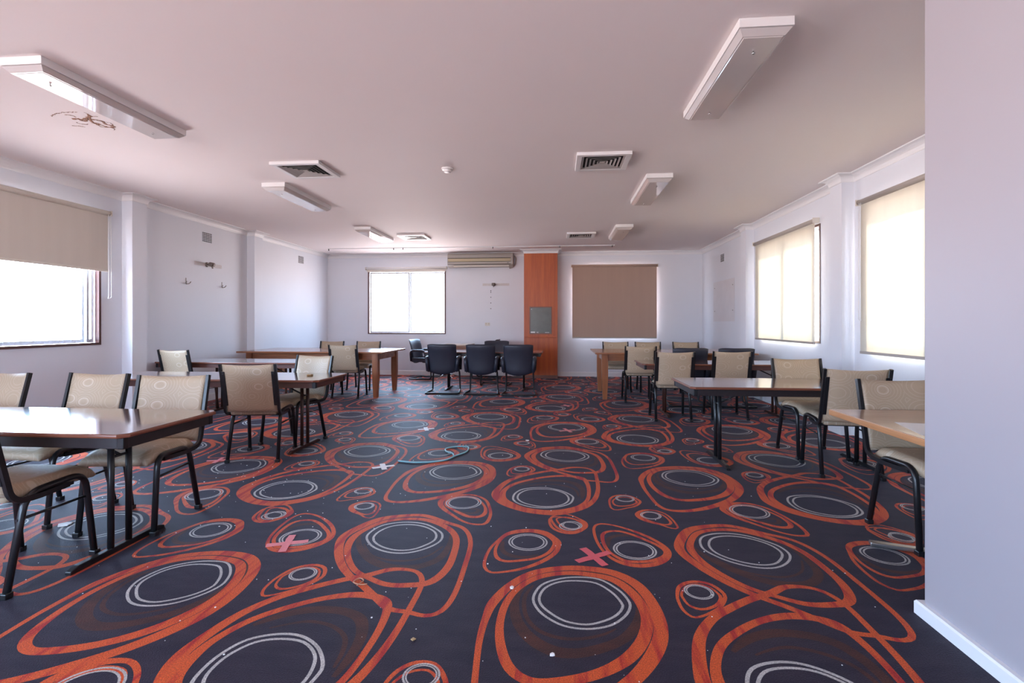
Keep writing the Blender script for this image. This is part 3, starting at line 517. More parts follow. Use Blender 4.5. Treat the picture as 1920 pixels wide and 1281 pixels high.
# ceiling lights
def light(label, first=None, loc=None):
    if first is not None: return dup(first, loc, 0, label)
    r = empty('ceiling_light', label, 'ceiling light', loc, 0, 'fluorescent ceiling lights')
    L_, W_ = 1.29, .30
    MB().box(-W_/2, W_/2, 0, L_, -.052, 0, .003).build('housing', 'whiteenamel', r)
    o = MB(); b = .032
    v = [o.b.verts.new(p) for p in ((-.144, .008, -.055), (.144, .008, -.055), (.144, L_-.008, -.055), (-.144, L_-.008, -.055), (-.144+b, .008+b*1.3, -.088), (.144-b, .008+b*1.3, -.088), (.144-b, L_-.008-b*1.3, -.088), (-.144+b, L_-.008-b*1.3, -.088))]
    for q in ((0, 1, 5, 4), (1, 2, 6, 5), (2, 3, 7, 6), (3, 0, 4, 7), (4, 5, 6, 7), (3, 2, 1, 0)): o.b.faces.new([v[i] for i in q])
    bmesh.ops.bevel(o.b, geom=[e for e in o.b.edges if e.verts[0].co.z < -.08 and e.verts[1].co.z < -.08], offset=.006, segments=2, affect='EDGES')
    d = o.build('diffuser', 'diffuser', r)
    for y in (.20, L_-.20):
        o = MB(); o.lathe([(.007, -.106), (.009, -.098), (.004, -.094), (.004, -.086)], (0, y, 0), 10); o.box(-.011, .011, y-.003, y+.003, -.102, -.096, .001)
        o.build('thumb_screw', 'chrome', d)
    return r
LIGHTS = [((-3.455, 3.0), 'long white ceiling light nearest on the left, above the brown stain on the ceiling'),
          ((-3.47, 5.97), 'white ceiling light just behind the left ceiling vent with blue louvres'),
          ((-3.475, 8.86), 'white ceiling light beside the farthest left ceiling vent'),
          ((1.172, 2.985), 'largest white ceiling light, at the top right of the view'),
          ((1.172, 6.0), 'white ceiling light just behind the nearer right ceiling vent'),
          ((1.165, 9.04), 'smallest white ceiling light, beside the farthest right ceiling vent')]
L0 = None
for (x, y), lb in LIGHTS:
    r = light(lb, L0, (x, y, H)); L0 = L0 or r

# ceiling vents
def vent(label, loc, first=None):
    if first is not None: return dup(first, loc, 0, label)
    r = empty('ceiling_vent', label, 'ceiling vent', loc, 0, 'square ceiling air diffusers'); s = .275
    o = MB()
    for q in ((-s, s, -s, -s+.055), (-s, s, s-.055, s), (-s, -s+.055, -s+.055, s-.055), (s-.055, s, -s+.055, s-.055)): o.box(*q, -.034, 0, .004)
    o.build('frame', 'whiteenamel', r)
    MB().box(-.222, .222, -.222, .222, -.004, -.001).build('duct_opening', 'void', r)
    o = MB()
    for k in range(5):                      # nested square cones
        a = .214-.040*k; b = a-.017; z0, z1 = -.031, -.020
        A = [o.b.verts.new((a*x, a*y, z0)) for x, y in ((-1, -1), (1, -1), (1, 1), (-1, 1))]
        B2 = [o.b.verts.new((b*x, b*y, z1)) for x, y in ((-1, -1), (1, -1), (1, 1), (-1, 1))]
        C2 = [o.b.verts.new(((a+.003)*x, (a+.003)*y, z0)) for x, y in ((-1, -1), (1, -1), (1, 1), (-1, 1))]
        D2 = [o.b.verts.new(((b+.003)*x, (b+.003)*y, z1)) for x, y in ((-1, -1), (1, -1), (1, 1), (-1, 1))]
        for i in range(4):
            j = (i+1) % 4
            o.b.faces.new((A[i], A[j], B2[j], B2[i])); o.b.faces.new((C2[j], C2[i], D2[i], D2[j])); o.b.faces.new((A[j], A[i], C2[i], C2[j]))
    o.box(-.028, .028, -.028, .028, -.03, -.02, .003)
    o.build('louvre', 'grille', r, recalc=False)
    return r
V0 = vent('square ceiling vent on the left between the two nearer ceiling lights', (-2.79, 5.47, H))
vent('square ceiling vent on the right between the two nearer ceiling lights', (.47, 5.46, H), V0)
vent('farthest left square ceiling vent beside the small left light', (-2.83, 9.92, H), V0)
vent('farthest right square ceiling vent beside the smallest right light', (.45, 10.02, H), V0)

# smoke detector
r = empty('smoke_detector', 'small round white smoke detector in the middle of the ceiling', 'smoke detector', (-1.22, 5.6, H))
MB().lathe([(.066, 0), (.066, -.012), (.055, -.02), (.02, -.021)], (0, 0, 0), 28).build('base', 'whiteenamel', r)
MB().lathe([(.042, -.02), (.042, -.036), (.034, -.044), (.015, -.046)], (0, 0, 0), 28).build('sensor_head', 'whiteenamel', r)

# ceiling track with hangers near the back wall
r = empty('ceiling_track', 'long thin white track across the ceiling in front of the back wall', 'track', (-2.0, 11.42, H))
MB().box(-3.3, 3.25, -.012, .012, -.016, 0).build('rail', 'trim', r)
for x in (-3.28, -1.74, -1.52, .55, 2.05, 3.2):
    MB().box(x-.008, x+.008, -.014, .01, -.05, -.008, .002).build('runner', 'black', r)

# brown water stain and flaking paint around it, a thin peeled layer hanging off the ceiling
o = MB(); rs = random.Random(5)
for k, ln in enumerate([[(-4.196, 3.89), (-4.105, 3.849), (-4.04, 3.833), (-3.97, 3.834), (-3.906, 3.829)], [(-4.072, 3.956), (-4.03, 3.974), (-4.008, 4.013), (-3.918, 3.942), (-3.859, 3.925)], [(-4.017, 3.956), (-3.996, 3.977), (-3.955, 3.967)], [(-3.857, 3.893), (-3.925, 3.969), (-3.961, 4.029), (-3.975, 4.081), (-3.978, 4.116)], [(-3.917, 3.984), (-3.885, 4.001), (-3.871, 4.037), (-3.894, 4.088), (-3.874, 4.12), (-3.865, 4.157)], [(-3.971, 4.052), (-3.952, 4.077), (-3.944, 4.113), (-3.941, 4.15), (-3.899, 4.172)], [(-3.986, 4.125), (-3.963, 4.16), (-3.883, 4.155)], [(-3.847, 3.853), (-3.854, 3.92), (-3.817, 3.937)], [(-4.06, 3.874), (-4.007, 3.893), (-4.007, 3.934)], [(-4.106, 4.025), (-4.101, 4.07), (-4.043, 4.081)], [(-3.844, 4.048), (-3.837, 4.093), (-3.933, 4.222)], [(-4.21, 4.09), (-4.154, 4.11), (-4.128, 4.134)]]):
    q = catmull([(a, b, 1) for a, b in ln], False, .008); wd = .011 if k in (1, 2, 3, 4, 5) else .004
    o.tube([(a+rs.uniform(-.006, .006), b+rs.uniform(-.008, .008), H-.0015) for a, b, _ in q.tolist()], [wd*rs.uniform(.3, 1.3) for _ in q], 6, flat=.25)
sm = mat('rusty_stain', (.30, .15, .09), .8, var=.5, vscale=60)
tag(o.build('ceiling_stain', sm), 'rusty brown flaking stain on the ceiling beside the nearest left light', 'stain', kind='stuff')

# ---------------------------------------------------------------- blinds
def blind(label, axis, pos, s, a0, a1, ztop, zbot, m, off=.05, chain=None, rail='plastic', rollm=None, group=None):
    """s = +1 when the room lies on the + side of the wall face"""
    c = (a0+a1)/2; W_ = a1-a0
    loc = (pos, c, 0) if axis == 'x' else (c, pos, 0)
    r = empty('roller_blind', label, 'blind', loc, 0, group)
    def bx(mb, p, q, d0, d1, z0, z1, bev=0):
        u, v = sorted((s*d0, s*d1))
        if axis == 'x': mb.box(u, v, p, q, z0, z1, bev)
        else: mb.box(p, q, u, v, z0, z1, bev)
    def pt(a, d, z): return (s*d, a, z) if axis == 'x' else (a, s*d, z)
    fab = MB(); bx(fab, -W_/2+.02, W_/2-.02, off, off+.0015, zbot, ztop); fab.build('blind_fabric', m, r)
    o = MB(); o.tube([pt(-W_/2, off+.004, ztop+.005), pt(W_/2, off+.004, ztop+.005)], .03, 16); o.build('roller', rollm or m, r)
    o = MB(); bx(o, -W_/2+.02, W_/2-.02, off-.008, off+.010, zbot-.028, zbot+.002, .005); o.build('bottom_rail', rail, r)
    for e in (-1, 1):
        o = MB(); a = e*(W_/2+.006); bx(o, a-.004, a+.004, .0, off+.04, ztop-.03, ztop+.04, .002); o.build('bracket', 'plastic', r)
    if chain:
        a, zb = chain; d = off+.028
        o = MB(); pts = [pt(a, d, ztop)] + [pt(a+.004, d, ztop-(ztop-zb)*.5)] + [pt(a-.02*sin(pi*k/8)+.02*(1-cos(pi*k/8)), d, zb-.02*sin(pi*k/8)) for k in range(9)] + [pt(a+.038, d, ztop-(ztop-zb)*.5), pt(a+.03, d, ztop)]
        o.tube(pts, .0035, 6); o.build('pull_chain', 'cord', r)
    return r
blind('half lowered stone coloured blind over the left window', 'x', XL, 1, 3.9, 6.09, 2.70, 1.98, 'blind_grey', chain=(1.06, 1.63), rail='plastic', rollm='blind_grey')
blind('fully rolled up white blind above the bare back window', 'y', YB, -1, -4.78, -2.735, 2.655, 2.60, 'plastic', rail='plastic', rollm='whiteenamel')
blind('fully lowered taupe blind on the back wall right of the pillar', 'y', YB, -1, .335, 2.37, 2.665, .955, 'blind_brown', off=.07, rail='plasticgrey', rollm='blind_brown')
blind('glowing cream blind behind the farther right tables', 'x', XR, -1, 7.03, 9.09, 2.64, 1.045, 'blind_cream', rail='plasticgrey', rollm='plasticgrey')
blind('glowing cream blind nearest the blank partition wall', 'x', XR, -1, 3.9, 6.05, 2.64, .985, 'blind_cream', rail='plasticgrey', rollm='plasticgrey', chain=(1.0, 1.34))

# ---------------------------------------------------------------- wall fittings
def airbrick(label, x, y, z, s, w_=.23, h_=.16):
    r = empty('wall_air_vent', label, 'wall vent', (x, y, z), 0, 'small wall air vents')
    MB().box(min(0, s*.006), max(0, s*.006), -w_/2, w_/2, -h_/2, h_/2).build('plate', 'wall', r)
    o = MB(); nx, nz = 8, 6
    for i in range(nx):
        for j in range(nz):
            a = -w_/2+w_*(i+.5)/nx; b = -h_/2+h_*(j+.5)/nz; o.box(min(s*.0055, s*.0075), max(s*.0055, s*.0075), a-.0095, a+.0095, b-.009, b+.009)
    o.build('vent_hole', 'hole', r)
airbrick('small perforated air vent above the wall hooks on the left wall', XL, 8.0, 2.715, 1)
airbrick('small perforated air vent high on the left wall near the back corner', XL, 11.12, 2.73, 1)
airbrick('small perforated air vent high on the right wall near the back corner', XR, 10.97, 2.65, -1)

def bracket(label, loc, rz):
    r = empty('wall_bracket', label, 'bracket', loc, rz, 'old swivel brackets on the walls')    # local +y points out of the wall
    MB().box(-.32, .34, .0005, .004, -.03, .03).build('glue_mark', 'smear', r)
    o = MB(); o.lathe([(.04, 0), (.04, .012), (.028, .02)], (.06, .003, 0), 18, Matrix.Rotation(-pi/2, 4, 'X')); o.tube([(.06, .02, 0), (.06, .09, 0)], .014, 10)
    o.build('mount', 'brass', r)
    o = MB(); o.tube([(.02, .095, .0), (.10, .095, .0)], .036, 14); o.tube([(.06, .10, -.02), (.06, .11, -.065)], .012, 8); o.build('swivel_joint', 'brass', r)
    return r
bracket('old grey swivel bracket on the left wall above two hooks', (XL, 8.05, 2.265), -pi/2)
bracket('old grey swivel bracket on the back wall under the air conditioner', (-1.5, YB, 2.24), pi)
def hook(label, y):
    r = empty('wall_hook', label, 'hook', (XL, y, 1.93), -pi/2, 'metal hooks on the left wall')
    MB().box(-.008, .008, 0, .004, -.01, .075, .002).build('back_plate', 'brass', r)
    o = MB(); o.tube(rnd([(-.045, .05, .02), (-.04, .03, -.012), (0, .012, -.02), (.04, .03, -.012), (.045, .05, .02)], .02), .006, 8); o.tube([(0, .003, .0), (0, .014, -.025)], .007, 8)
    o.build('double_prong', 'brass', r)
hook('double metal hook on the left wall, left of the pair under the bracket', 7.52)
hook('double metal hook on the left wall, right of the pair under the bracket', 8.38)
for z, q in ((2.09, 'topmost'), (2.05, 'second from the top'), (1.93, 'middle one'), (1.79, 'second from the bottom'), (1.65, 'lowest')):
    tag(MB().lathe([(.011, 0), (.011, .004), (.004, .006)], (-1.635, YB-.001, z), 10, Matrix.Rotation(pi/2, 4, 'X')).build('wall_plug', 'hole'), 'dark screw plug below the back wall bracket, %s of the row' % q, 'screw plug', 'screw plugs below the back wall bracket')
r = empty('power_outlet', 'small cream double power outlet on the back wall', 'power outlet', (-1.72, YB, 1.265))
MB().box(-.062, .062, -.009, 0, -.038, .038, .004).build('cover_plate', 'plastic', r)
o = MB(); o.box(-.04, -.025, -.0125, -.008, .01, .028, .002); o.box(.025, .04, -.0125, -.008, .01, .028, .002); o.build('switch', 'beige', r)
o = MB()
for a in (-.03, .03):
    for b, t in ((-.007, .5), (.007, -.5)): o.box(a+b-.0015, a+b+.0015, -.0097, -.0088, -.008, .002)
o.build('socket_slot', 'hole', r)
tag(MB().box(XR-.002, XR-.0005, 10.25, 11.6, 1.33, 2.18).build('wall_patch', 'patch'), 'smooth bare rectangle left by a removed board on the right wall near the back corner', 'wall patch')
for y, a in ((10.35, 'near'), (11.5, 'far')):
    for z, b in ((1.55, 'lower'), (2.05, 'upper')): tag(MB().lathe([(.012, 0), (.010, .006)], (XR-.001, y, z), 10, Matrix.Rotation(-pi/2, 4, 'Y')).build('wall_screw', 'brass'), 'small screw at the %s %s corner of the bare rectangle on the right wall' % (b, a), 'screw', 'screws on the right wall')

# ================================================================ FURNITURE
# ---------------------------------------------------------------- upholstered stacking chair, facing +y
def make_chair(label, group):
    r = empty('stacking_chair', label, 'chair', (0, 0, 0), 0, group)
    for s in (-1, 1):
        x = s*.216
        rear = [(x+s*.012, -.235, .0), (x, -.150, .455)]; 
        pts = rnd([(x+s*.012, -.235, .012), (x, -.135, .462), (x, .178, .476), (x+s*.010, .228, .012)], .085, 7)
        MB().tube(pts, .0155, 10, flat=1.15).build('leg', 'black', r, smooth=False)
        for y in (-.235, .228): MB().box(x+s*.012-.019, x+s*.012+.019, y-.02, y+.02, 0, .03, .005).build('foot_cap', 'black', r)
        MB().tube([(x, -.180, .345), (x+s*.004, .205, .345)], .007, 8).build('stretcher', 'black', r)
        ux = s*.243
        up = rnd([(s*.20, .10, .436), (s*.232, -.10, .436), (ux, -.225, .450), (ux, -.335, .925)], .07, 6)
        o = MB(); o.tube(up, .0145, 4, flat=1.3); o.build('back_upright', 'black', r)
        o = MB(); m_ = Matrix.Translation((s*.222, -.232, .50)) @ Matrix.Rotation(radians(13), 4, 'X'); o.box(-.016, .016, -.022, -.016, .04, .37, .003, m_)
        for z in (.06, .35): o.lathe([(.006, 0), (.006, .003)], (m_ @ Vector((0, -.022, z))).to_tuple(), 8, Matrix.Rotation(pi/2, 4, 'X'))
        o.build('back_bracket', 'black', r)
    o = MB()
    o.box(-.205, .205, .10, .13, .425, .445, .004); o.box(-.225, .225, -.165, -.140, .425, .445, .004); o.build('seat_frame', 'black', r)
    # seat cushion with waterfall front
    def seat(u, v, w_):
        x = (u-.5)*.412; y = -.215+v*.475
        ex = abs(u-.5)*2; ed = max(0, (ex-.82)/.18); top = .508-.028*ed**2 - (.040*((v-.80)/.20)**2 if v > .80 else 0) - (.02*((.12-v)/.12)**2 if v < .12 else 0) + .006*sin(pi*u)*sin(pi*v)
        bot = .442-.012*max(0, (v-.6)/.4)
        if w_: return Vector((x*(1-.03*ed), y-.012*max(0, (v-.8)/.2), bot))
        return Vector((x, y+.012*sin(pi*v), top))
    MB().grid(seat, 14, 16).build('seat', 'seatfabric', r)
    # backrest, dished, rising between the uprights
    def back(u, v, w_):
        z = .475+v*.448; yy = -.232-(z-.45)*.232
        x = (u-.5)*(.455-.012*sin(pi*v)); dish = -.026*(1-(2*u-1)**2)
        z -= .012*v*sin(pi*u)
        th = .034*min(1, 4*min(u, 1-u)+.35)*min(1, 5*min(v, 1-v)+.3)
        c, s_ = cos(.228), sin(.228)
        if w_: return Vector((x, yy+dish+.008-th*.5*c, z-th*.5*s_))
        return Vector((x, yy+dish+.008+th*.5*c, z+th*.5*s_))
    MB().grid(back, 16, 14).build('backrest', 'fabric', r)
    return r
CH = [  # x, y, angle, label, group
 (-2.815, 2.42, 0, 'tan chair nearest the camera at the left edge, its back to the camera', 'chairs at the nearest left table'),
 (-2.705, 3.11, pi+.12, 'tan chair facing the camera at the right end of the nearest left table', 'chairs at the nearest left table'),
 (-3.42, 3.19, pi-.06, 'tan chair facing the camera behind the nearest left table, middle of three', 'chairs at the nearest left table'),
 (-4.22, 3.19, pi-.12, 'tan chair cut by the left edge of the picture behind the nearest left table', 'chairs at the nearest left table'),
 (-2.86, 4.75, .15, 'tan chair with its back to the camera in front of the second left table', 'chairs at the second left table'),
 (-2.87, 5.345, pi-.25, 'pale chair behind the second left table beside the small wood offcut', 'chairs at the second left table'),
 (-5.28, 6.98, -.12, 'pale chair with its back to the camera at the third left table by the wall', 'chairs at the far left tables'),
 (-3.65, 8.73, .04, 'pale chair with its back to the camera at the far left wooden table', 'chairs at the far left tables'),
 (-4.60, 9.78, pi, 'tan chair behind the far left wooden table, left of two', 'chairs at the far left tables'),
 (-3.83, 9.78, pi, 'tan chair behind the far left wooden table, right of two', 'chairs at the far left tables'),
 (1.14, 9.93, pi, 'tan chair behind the far right wooden table, leftmost of three', 'chairs at the far right wooden table'),
 (1.77, 9.93, pi, 'tan chair behind the far right wooden table, middle of three', 'chairs at the far right wooden table'),
 (2.50, 9.95, pi, 'tan chair behind the far right wooden table, rightmost of three', 'chairs at the far right wooden table'),
 (1.33, 8.68, 0, 'cream chair with its back to the camera at the far right wooden table', 'chairs at the far right wooden table'),
 (1.52, 7.11, .0, 'cream chair, back to the camera, at the left end of the second right table', 'chairs at the second right table'),
 (2.30, 7.28, -.02, 'cream chair with its back to the camera at the middle of the second right table', 'chairs at the second right table'),
 (2.50, 5.29, pi, 'cream chair facing the camera behind the nearest full right table', 'chairs at the nearer right tables'),
 (2.46, 4.71, -.10, 'tan chair with its back to the camera in front of the nearest full right table', 'chairs at the nearer right tables'),
 (2.24, 3.27, pi, 'tan chair facing the camera, half hidden by the blank partition wall', 'chairs at the nearer right tables'),
]
c0 = None
for x, y, a, lb, g in CH:
    if c0 is None:
        c0 = make_chair(lb, g); c0.location = (x, y, 0); c0.rotation_euler.z = a
    else: dup(c0, (x, y, 0), a, lb, g)

# ---------------------------------------------------------------- black cantilever armchair, facing +y
def make_arm(label, group):
    r = empty('cantilever_armchair', label, 'armchair', (0, 0, 0), 0, group)
    fr = [(-.24, .05, .40), (-.25, .27, .385), (-.265, .27, .02), (-.31, -.27, .016), (.31, -.27, .016), (.265, .27, .02), (.25, .27, .385), (.24, .05, .40)]
    MB().tube(rnd(fr, .055, 6), .0155, 10).build('sled_frame', 'black', r)
    def shell(u, v, w_):
        z = .355+v*.56; wd = .50+.03*v
        if v < .25: z += .055*(abs(2*u-1)**2)*(1-v/.25)
        x = (u-.5)*wd; y = -.235-.095*v+.02*sin(pi*v) + .05*(2*u-1)**2
        z -= (.02*(abs(2*u-1)**6) if v > .8 else 0)
        th = .05*min(1, 5*min(u, 1-u)+.35)*min(1, 5*min(v, 1-v)+.35)
        z += .006*(2*u-1)**2*v
        return Vector((x, y+(-th/2 if w_ else th/2), z))
    MB().grid(shell, 18, 14).build('backrest', 'vinyl', r)
    def seat(u, v, w_):
        x = (u-.5)*.47; y = -.22+v*.47; e = max(0, (abs(2*u-1)-.8)/.2); f = max(0, (v-.8)/.2)
        return Vector((x, y, .40 if w_ else .475-.03*e*e-.045*f*f))
    MB().grid(seat, 12, 12).build('seat', 'vinyl', r)
    for s in (-1, 1):
        p = rnd([(s*.262, -.225, .42), (s*.285, -.235, .665), (s*.29, .12, .665), (s*.275, .17, .42)], .09, 7)
        MB().tube(p, .027, 10, flat=1.25).build('armrest', 'vinyl', r)
        MB().box(s*.262-.012, s*.262+.012, -.22, .16, .40, .50, .01).build('side_panel', 'vinyl', r)
    return r
AC = [(-2.11, 9.40, .06, 'black armchair with its back to the camera, left of three in the centre row'),
      (-1.385, 9.36, .03, 'black armchair with its back to the camera, middle of three in the centre row'),
      (-.70, 9.31, 0.02, 'black armchair with its back to the camera, nearest the veneered pillar'),
      (-3.08, 11.72, -pi/2-.2, 'black armchair turned sideways under the bare back window'),
      (-1.30, 10.62, pi, 'black armchair facing the camera behind the central folding table'),
      (-1.68, 11.88, pi/2-.05, 'black armchair turned sideways against the back wall, mostly hidden behind another'),
      (2.03, 8.32, 0, 'black armchair tucked under the far right wooden table, left of two'),
      (2.72, 8.32, -.03, 'black armchair tucked under the far right wooden table, right of two')]
a0 = None
for x, y, a, lb in AC:
    g = 'black cantilever armchairs'
    if a0 is None: a0 = make_arm(lb, g); a0.location = (x, y, 0); a0.rotation_euler.z = a
    else: dup(a0, (x, y, 0), a, lb, g)

# ---------------------------------------------------------------- folding tables with T legs
def chamf(x0, x1, y0, y1, c): return [(x0+c, y0), (x1-c, y0), (x1, y0+c), (x1, y1-c), (x1-c, y1), (x0+c, y1), (x0, y1-c), (x0, y0+c)]
def folding_table(label, x0, x1, y0, y1, apron, legm, legs, z=.742, top='walnut', edge='edgebrown'):
    cx, cy = (x0+x1)/2, (y0+y1)/2; L_, D = (x1-x0)/2, (y1-y0)/2
    r = empty('folding_table', label, 'table', (cx, cy, 0), 0, 'folding tables')
    MB().prism(chamf(-L_+.006, L_-.006, -D+.006, D-.006, .034), z-.018, z, .002).build('tabletop', top, r)
    MB().prism(chamf(-L_, L_, -D, D, .04), z-.022, z-.002, .007, seg=3).build('edge_strip', edge, r)
    o = MB(); k = .03
    for a in ((-L_+k, L_-k, -D+k, -D+k+.018), (-L_+k, L_-k, D-k-.018, D-k), (-L_+k, -L_+k+.018, -D+k, D-k), (L_-k-.018, L_-k, -D+k, D-k)): o.box(*a, z-.08, z-.02, .003)
    o.build('apron', apron, r)
    for sx in (-1, 1):
        for sy in (-1, 1): MB().box(min(sx*(L_-k+.003), sx*(L_-k-.035)), max(sx*(L_-k+.003), sx*(L_-k-.035)), min(sy*(D-k+.003), sy*(D-k-.035)), max(sy*(D-k+.003), sy*(D-k-.035)), z-.082, z-.021, .006).build('corner_guard', 'black', r)
    for lx in legs:
        x = lx-cx; s = -1 if x > 0 else 1
        for yy in (-.06, .06): MB().tube([(x, yy, .03), (x, yy, z-.03)], .017, 12).build('post', legm, r)
        o = MB(); o.b.verts.ensure_lookup_table()
        pr = [(-.315, .0), (-.315, .018), (-.27, .034), (.27, .034), (.315, .018), (.315, 0)]
        A = [o.b.verts.new((x-.017, a, b)) for a, b in pr]; B2 = [o.b.verts.new((x+.017, a, b)) for a, b in pr]
        o.b.faces.new(A); o.b.faces.new(B2[::-1])
        for i in range(6): o.b.faces.new((A[i], B2[i], B2[(i+1) % 6], A[(i+1) % 6]))
        bmesh.ops.bevel(o.b, geom=o.b.edges[:], offset=.003, segments=1, affect='EDGES')
        o.build('foot_bar', legm, r)
        o = MB(); o.tube([(x, 0, z-.20), (x+s*.33, 0, z-.045)], .008, 8); o.tube([(x, -.06, z-.20), (x, .06, z-.20)], .008, 8); o.tube([(x, -.27, z-.045), (x, .27, z-.045)], .011, 8); o.build('folding_brace', 'black', r)
    return r
folding_table('nearest left brown folding table, its top reflecting the window', -4.58, -2.15, 2.36, 3.09, 'apron_dark', 'black', (-4.22, -2.505))
folding_table('second left brown folding table with a small wood offcut on top', -4.74, -2.315, 4.75, 5.50, 'apron_brown', 'brownmetal', (-4.38, -2.63))
folding_table('third left brown folding table standing against the left wall', -5.77, -3.58, 6.82, 7.58, 'apron_brown', 'brownmetal', (-5.02, -3.95))
folding_table('central folding table with black armchairs around it', -2.55, -.29, 9.58, 10.32, 'apron_dark', 'black', (-2.14, -.655))
folding_table('second right brown folding table reaching the right wall', 1.15, 3.395, 7.08, 7.86, 'apron_brown', 'brownmetal', (1.52, 3.03))
folding_table('nearest full right folding table with a dark apron', 1.155, 3.09, 4.56, 5.36, 'apron_dark', 'black', (1.50, 2.775))
# right foreground table on a crossed steel base
r = empty('pedestal_table', 'pale wood edged table at the right edge with spilled dust and a paper on top', 'table', (2.33, 2.97, 0))
MB().prism(chamf(-.575, .575, -.505, .505, .003), .722, .742, .001).build('tabletop', 'lighttop', r)
MB().box(-.58, .58, -.51, .51, .705, .739, .003).build('edge_strip', 'lightedge', r)
MB().tube([(0, 0, .03), (0, 0, .705)], .032, 20).build('column', 'steel', r)
o = MB()
for a in (2.81, 2.81+pi/2, 2.81+pi, 2.81+1.5*pi):
    m_ = Matrix.Rotation(a, 4, 'Z'); o.box(0, .55, -.025, .025, .008, .03, .005, m_)
o.build('crossed_foot', 'steel', r)
tag(MB().prism([(1.80, 2.70), (2.10, 2.63), (2.18, 2.98), (1.88, 3.04)], .7425, .7435).build('paper_sheet', 'paper'), 'white sheet of paper lying on the pale wood edged table', 'paper')

# ---------------------------------------------------------------- wooden boardroom tables
def wood_table(label, x0, x1, y0, y1, z=.80, grp='wooden meeting tables'):
    cx, cy = (x0+x1)/2, (y0+y1)/2; L_, D = (x1-x0)/2, (y1-y0)/2
    r = empty('wooden_table', label, 'table', (cx, cy, 0), 0, grp)
    MB().box(-L_, L_, -D, D, z-.028, z, .006).build('tabletop', 'redwood', r)
    o = MB(); k = .14
    for a in ((-L_+k, L_-k, -D+k, -D+k+.022), (-L_+k, L_-k, D-k-.022, D-k), (-L_+k, -L_+k+.022, -D+k, D-k), (L_-k-.022, L_-k, -D+k, D-k)): o.box(*a, z-.145, z-.028)
    o.build('apron', 'redwood', r)
    for sx in (-1, 1):
        for sy in (-1, 1):
            X, Y = sx*(L_-.17), sy*(D-.15); o = MB(); t, b = .052, .036
            A = [o.b.verts.new((X+a*t, Y+c*t, z-.03)) for a, c in ((-1, -1), (1, -1), (1, 1), (-1, 1))]
            m_ = [o.b.verts.new((X+a*t, Y+c*t, .36)) for a, c in ((-1, -1), (1, -1), (1, 1), (-1, 1))]
            B2 = [o.b.verts.new((X+a*b, Y+c*b, 0)) for a, c in ((-1, -1), (1, -1), (1, 1), (-1, 1))]
            for P1, P2 in ((A, m_), (m_, B2)):
                for i in range(4): o.b.faces.new((P1[i], P1[(i+1) % 4], P2[(i+1) % 4], P2[i]))
            o.b.faces.new(A); o.b.faces.new(B2[::-1])
            bmesh.ops.bevel(o.b, geom=[e for e in o.b.edges if abs(e.verts[0].co.z-e.verts[1].co.z) > .1], offset=.004, segments=2, affect='EDGES')
            o.build('leg', 'redwoodleg', r)
    return r
wood_table('far left wooden table with thick tapered legs beside the black armchairs', -5.62, -2.98, 8.50, 9.82)
wood_table('far right wooden table with square legs under the taupe blind', .63, 3.27, 8.64, 10.0)
# small table against the back wall on a chrome star base
r = empty('round_base_table', 'pale topped small table against the back wall behind the central folding table', 'table', (-2.34, 11.9, 0))
MB().box(-.33, .33, -.40, .40, .765, .80, .006).build('tabletop', 'lighttop', r)
MB().box(-.29, .29, -.34, .34, .69, .765).build('apron', 'redwood', r)
MB().tube([(-.25, 0, .08), (-.25, 0, .68)], .03, 14).build('column', 'chrome', r)
o = MB()
for k in range(5):
    a = k*2*pi/5+.3; o.tube([(-.25, 0, .10), (-.25+.14*cos(a), .14*sin(a), .075), (-.25+.29*cos(a), .29*sin(a), .014)], [.018, .015, .010], 8)
o.build('star_foot', 'chrome', r)

# ================================================================ SMALL THINGS
def cross(label, name, x, y, rz, m, L_=.10, wd=.036, g='tape crosses on the carpet'):
    r = empty(name, label, 'tape cross', (x, y, 0), rz, g)
    o = MB(); rs = random.Random(int(x*100+y*10)); n = 8
    for a in (0, 1):
        up = [(-L_+2*L_*i/n, wd/2*rs.uniform(.85, 1.1)) for i in range(n+1)]; dn = [(L_-2*L_*i/n, -wd/2*rs.uniform(.85, 1.1)) for i in range(n+1)]
        M4 = Matrix.Rotation(a*pi/2*.93, 4, 'Z'); m2 = MB()
        s_ = MB(); s_.prism(up+dn, .001+.0012*a, .0022+.0012*a, 0, M4); s_.build('tape_strip', m, r)
    o.b.free(); return r
cross('red tape cross on the carpet at left front, over a white ring', 'tape_cross', -1.585, 2.88, .35, 'pinktape', .115, .045)
cross('red tape cross on the carpet at centre right front', 'tape_cross', .20, 2.865, .60, 'redtape', .115, .045)
cross('white tape cross on the carpet beside the pale blue cable', 'tape_cross', -1.565, 4.49, .55, 'whitetape', .10, .05)
cross('small white tape cross on the carpet behind the pale blue cable', 'tape_cross', -1.60, 6.13, .45, 'whitetape', .10, .05)
cross('faded red tape cross on the carpet near the centre of the room', 'tape_cross', .12, 6.20, .5, 'pinktape', .11, .04)
cross('farthest red tape cross on the carpet, right of the armchairs', 'tape_cross', .14, 8.05, .5, 'pinktape', .10, .04)
cross('red tape cross on the carpet beside the nearest left table', 'tape_cross', -3.19, 4.56, .3, 'pinktape', .10, .036)
hp = [(-1.485, 4.665), (-1.33, 4.63), (-1.17, 4.66), (-1.05, 4.74), (-.985, 4.90), (-.93, 5.0), (-.905, 5.10), (-.93, 5.26), (-1.03, 5.27), (-1.14, 5.17), (-1.10, 5.02), (-1.03, 4.96), (-1.0, 4.86)]
q = catmull([(x, y, 1) for x, y in hp], False, .03)
o = MB(); o.tube([(a, b, .008+(.006 if i > len(q)*.85 else 0)) for i, (a, b, _) in enumerate(q.tolist())], .007, 8)
tag(o.build('cable', 'cyan'), 'pale blue cable lying in a loop on the carpet', 'cable')
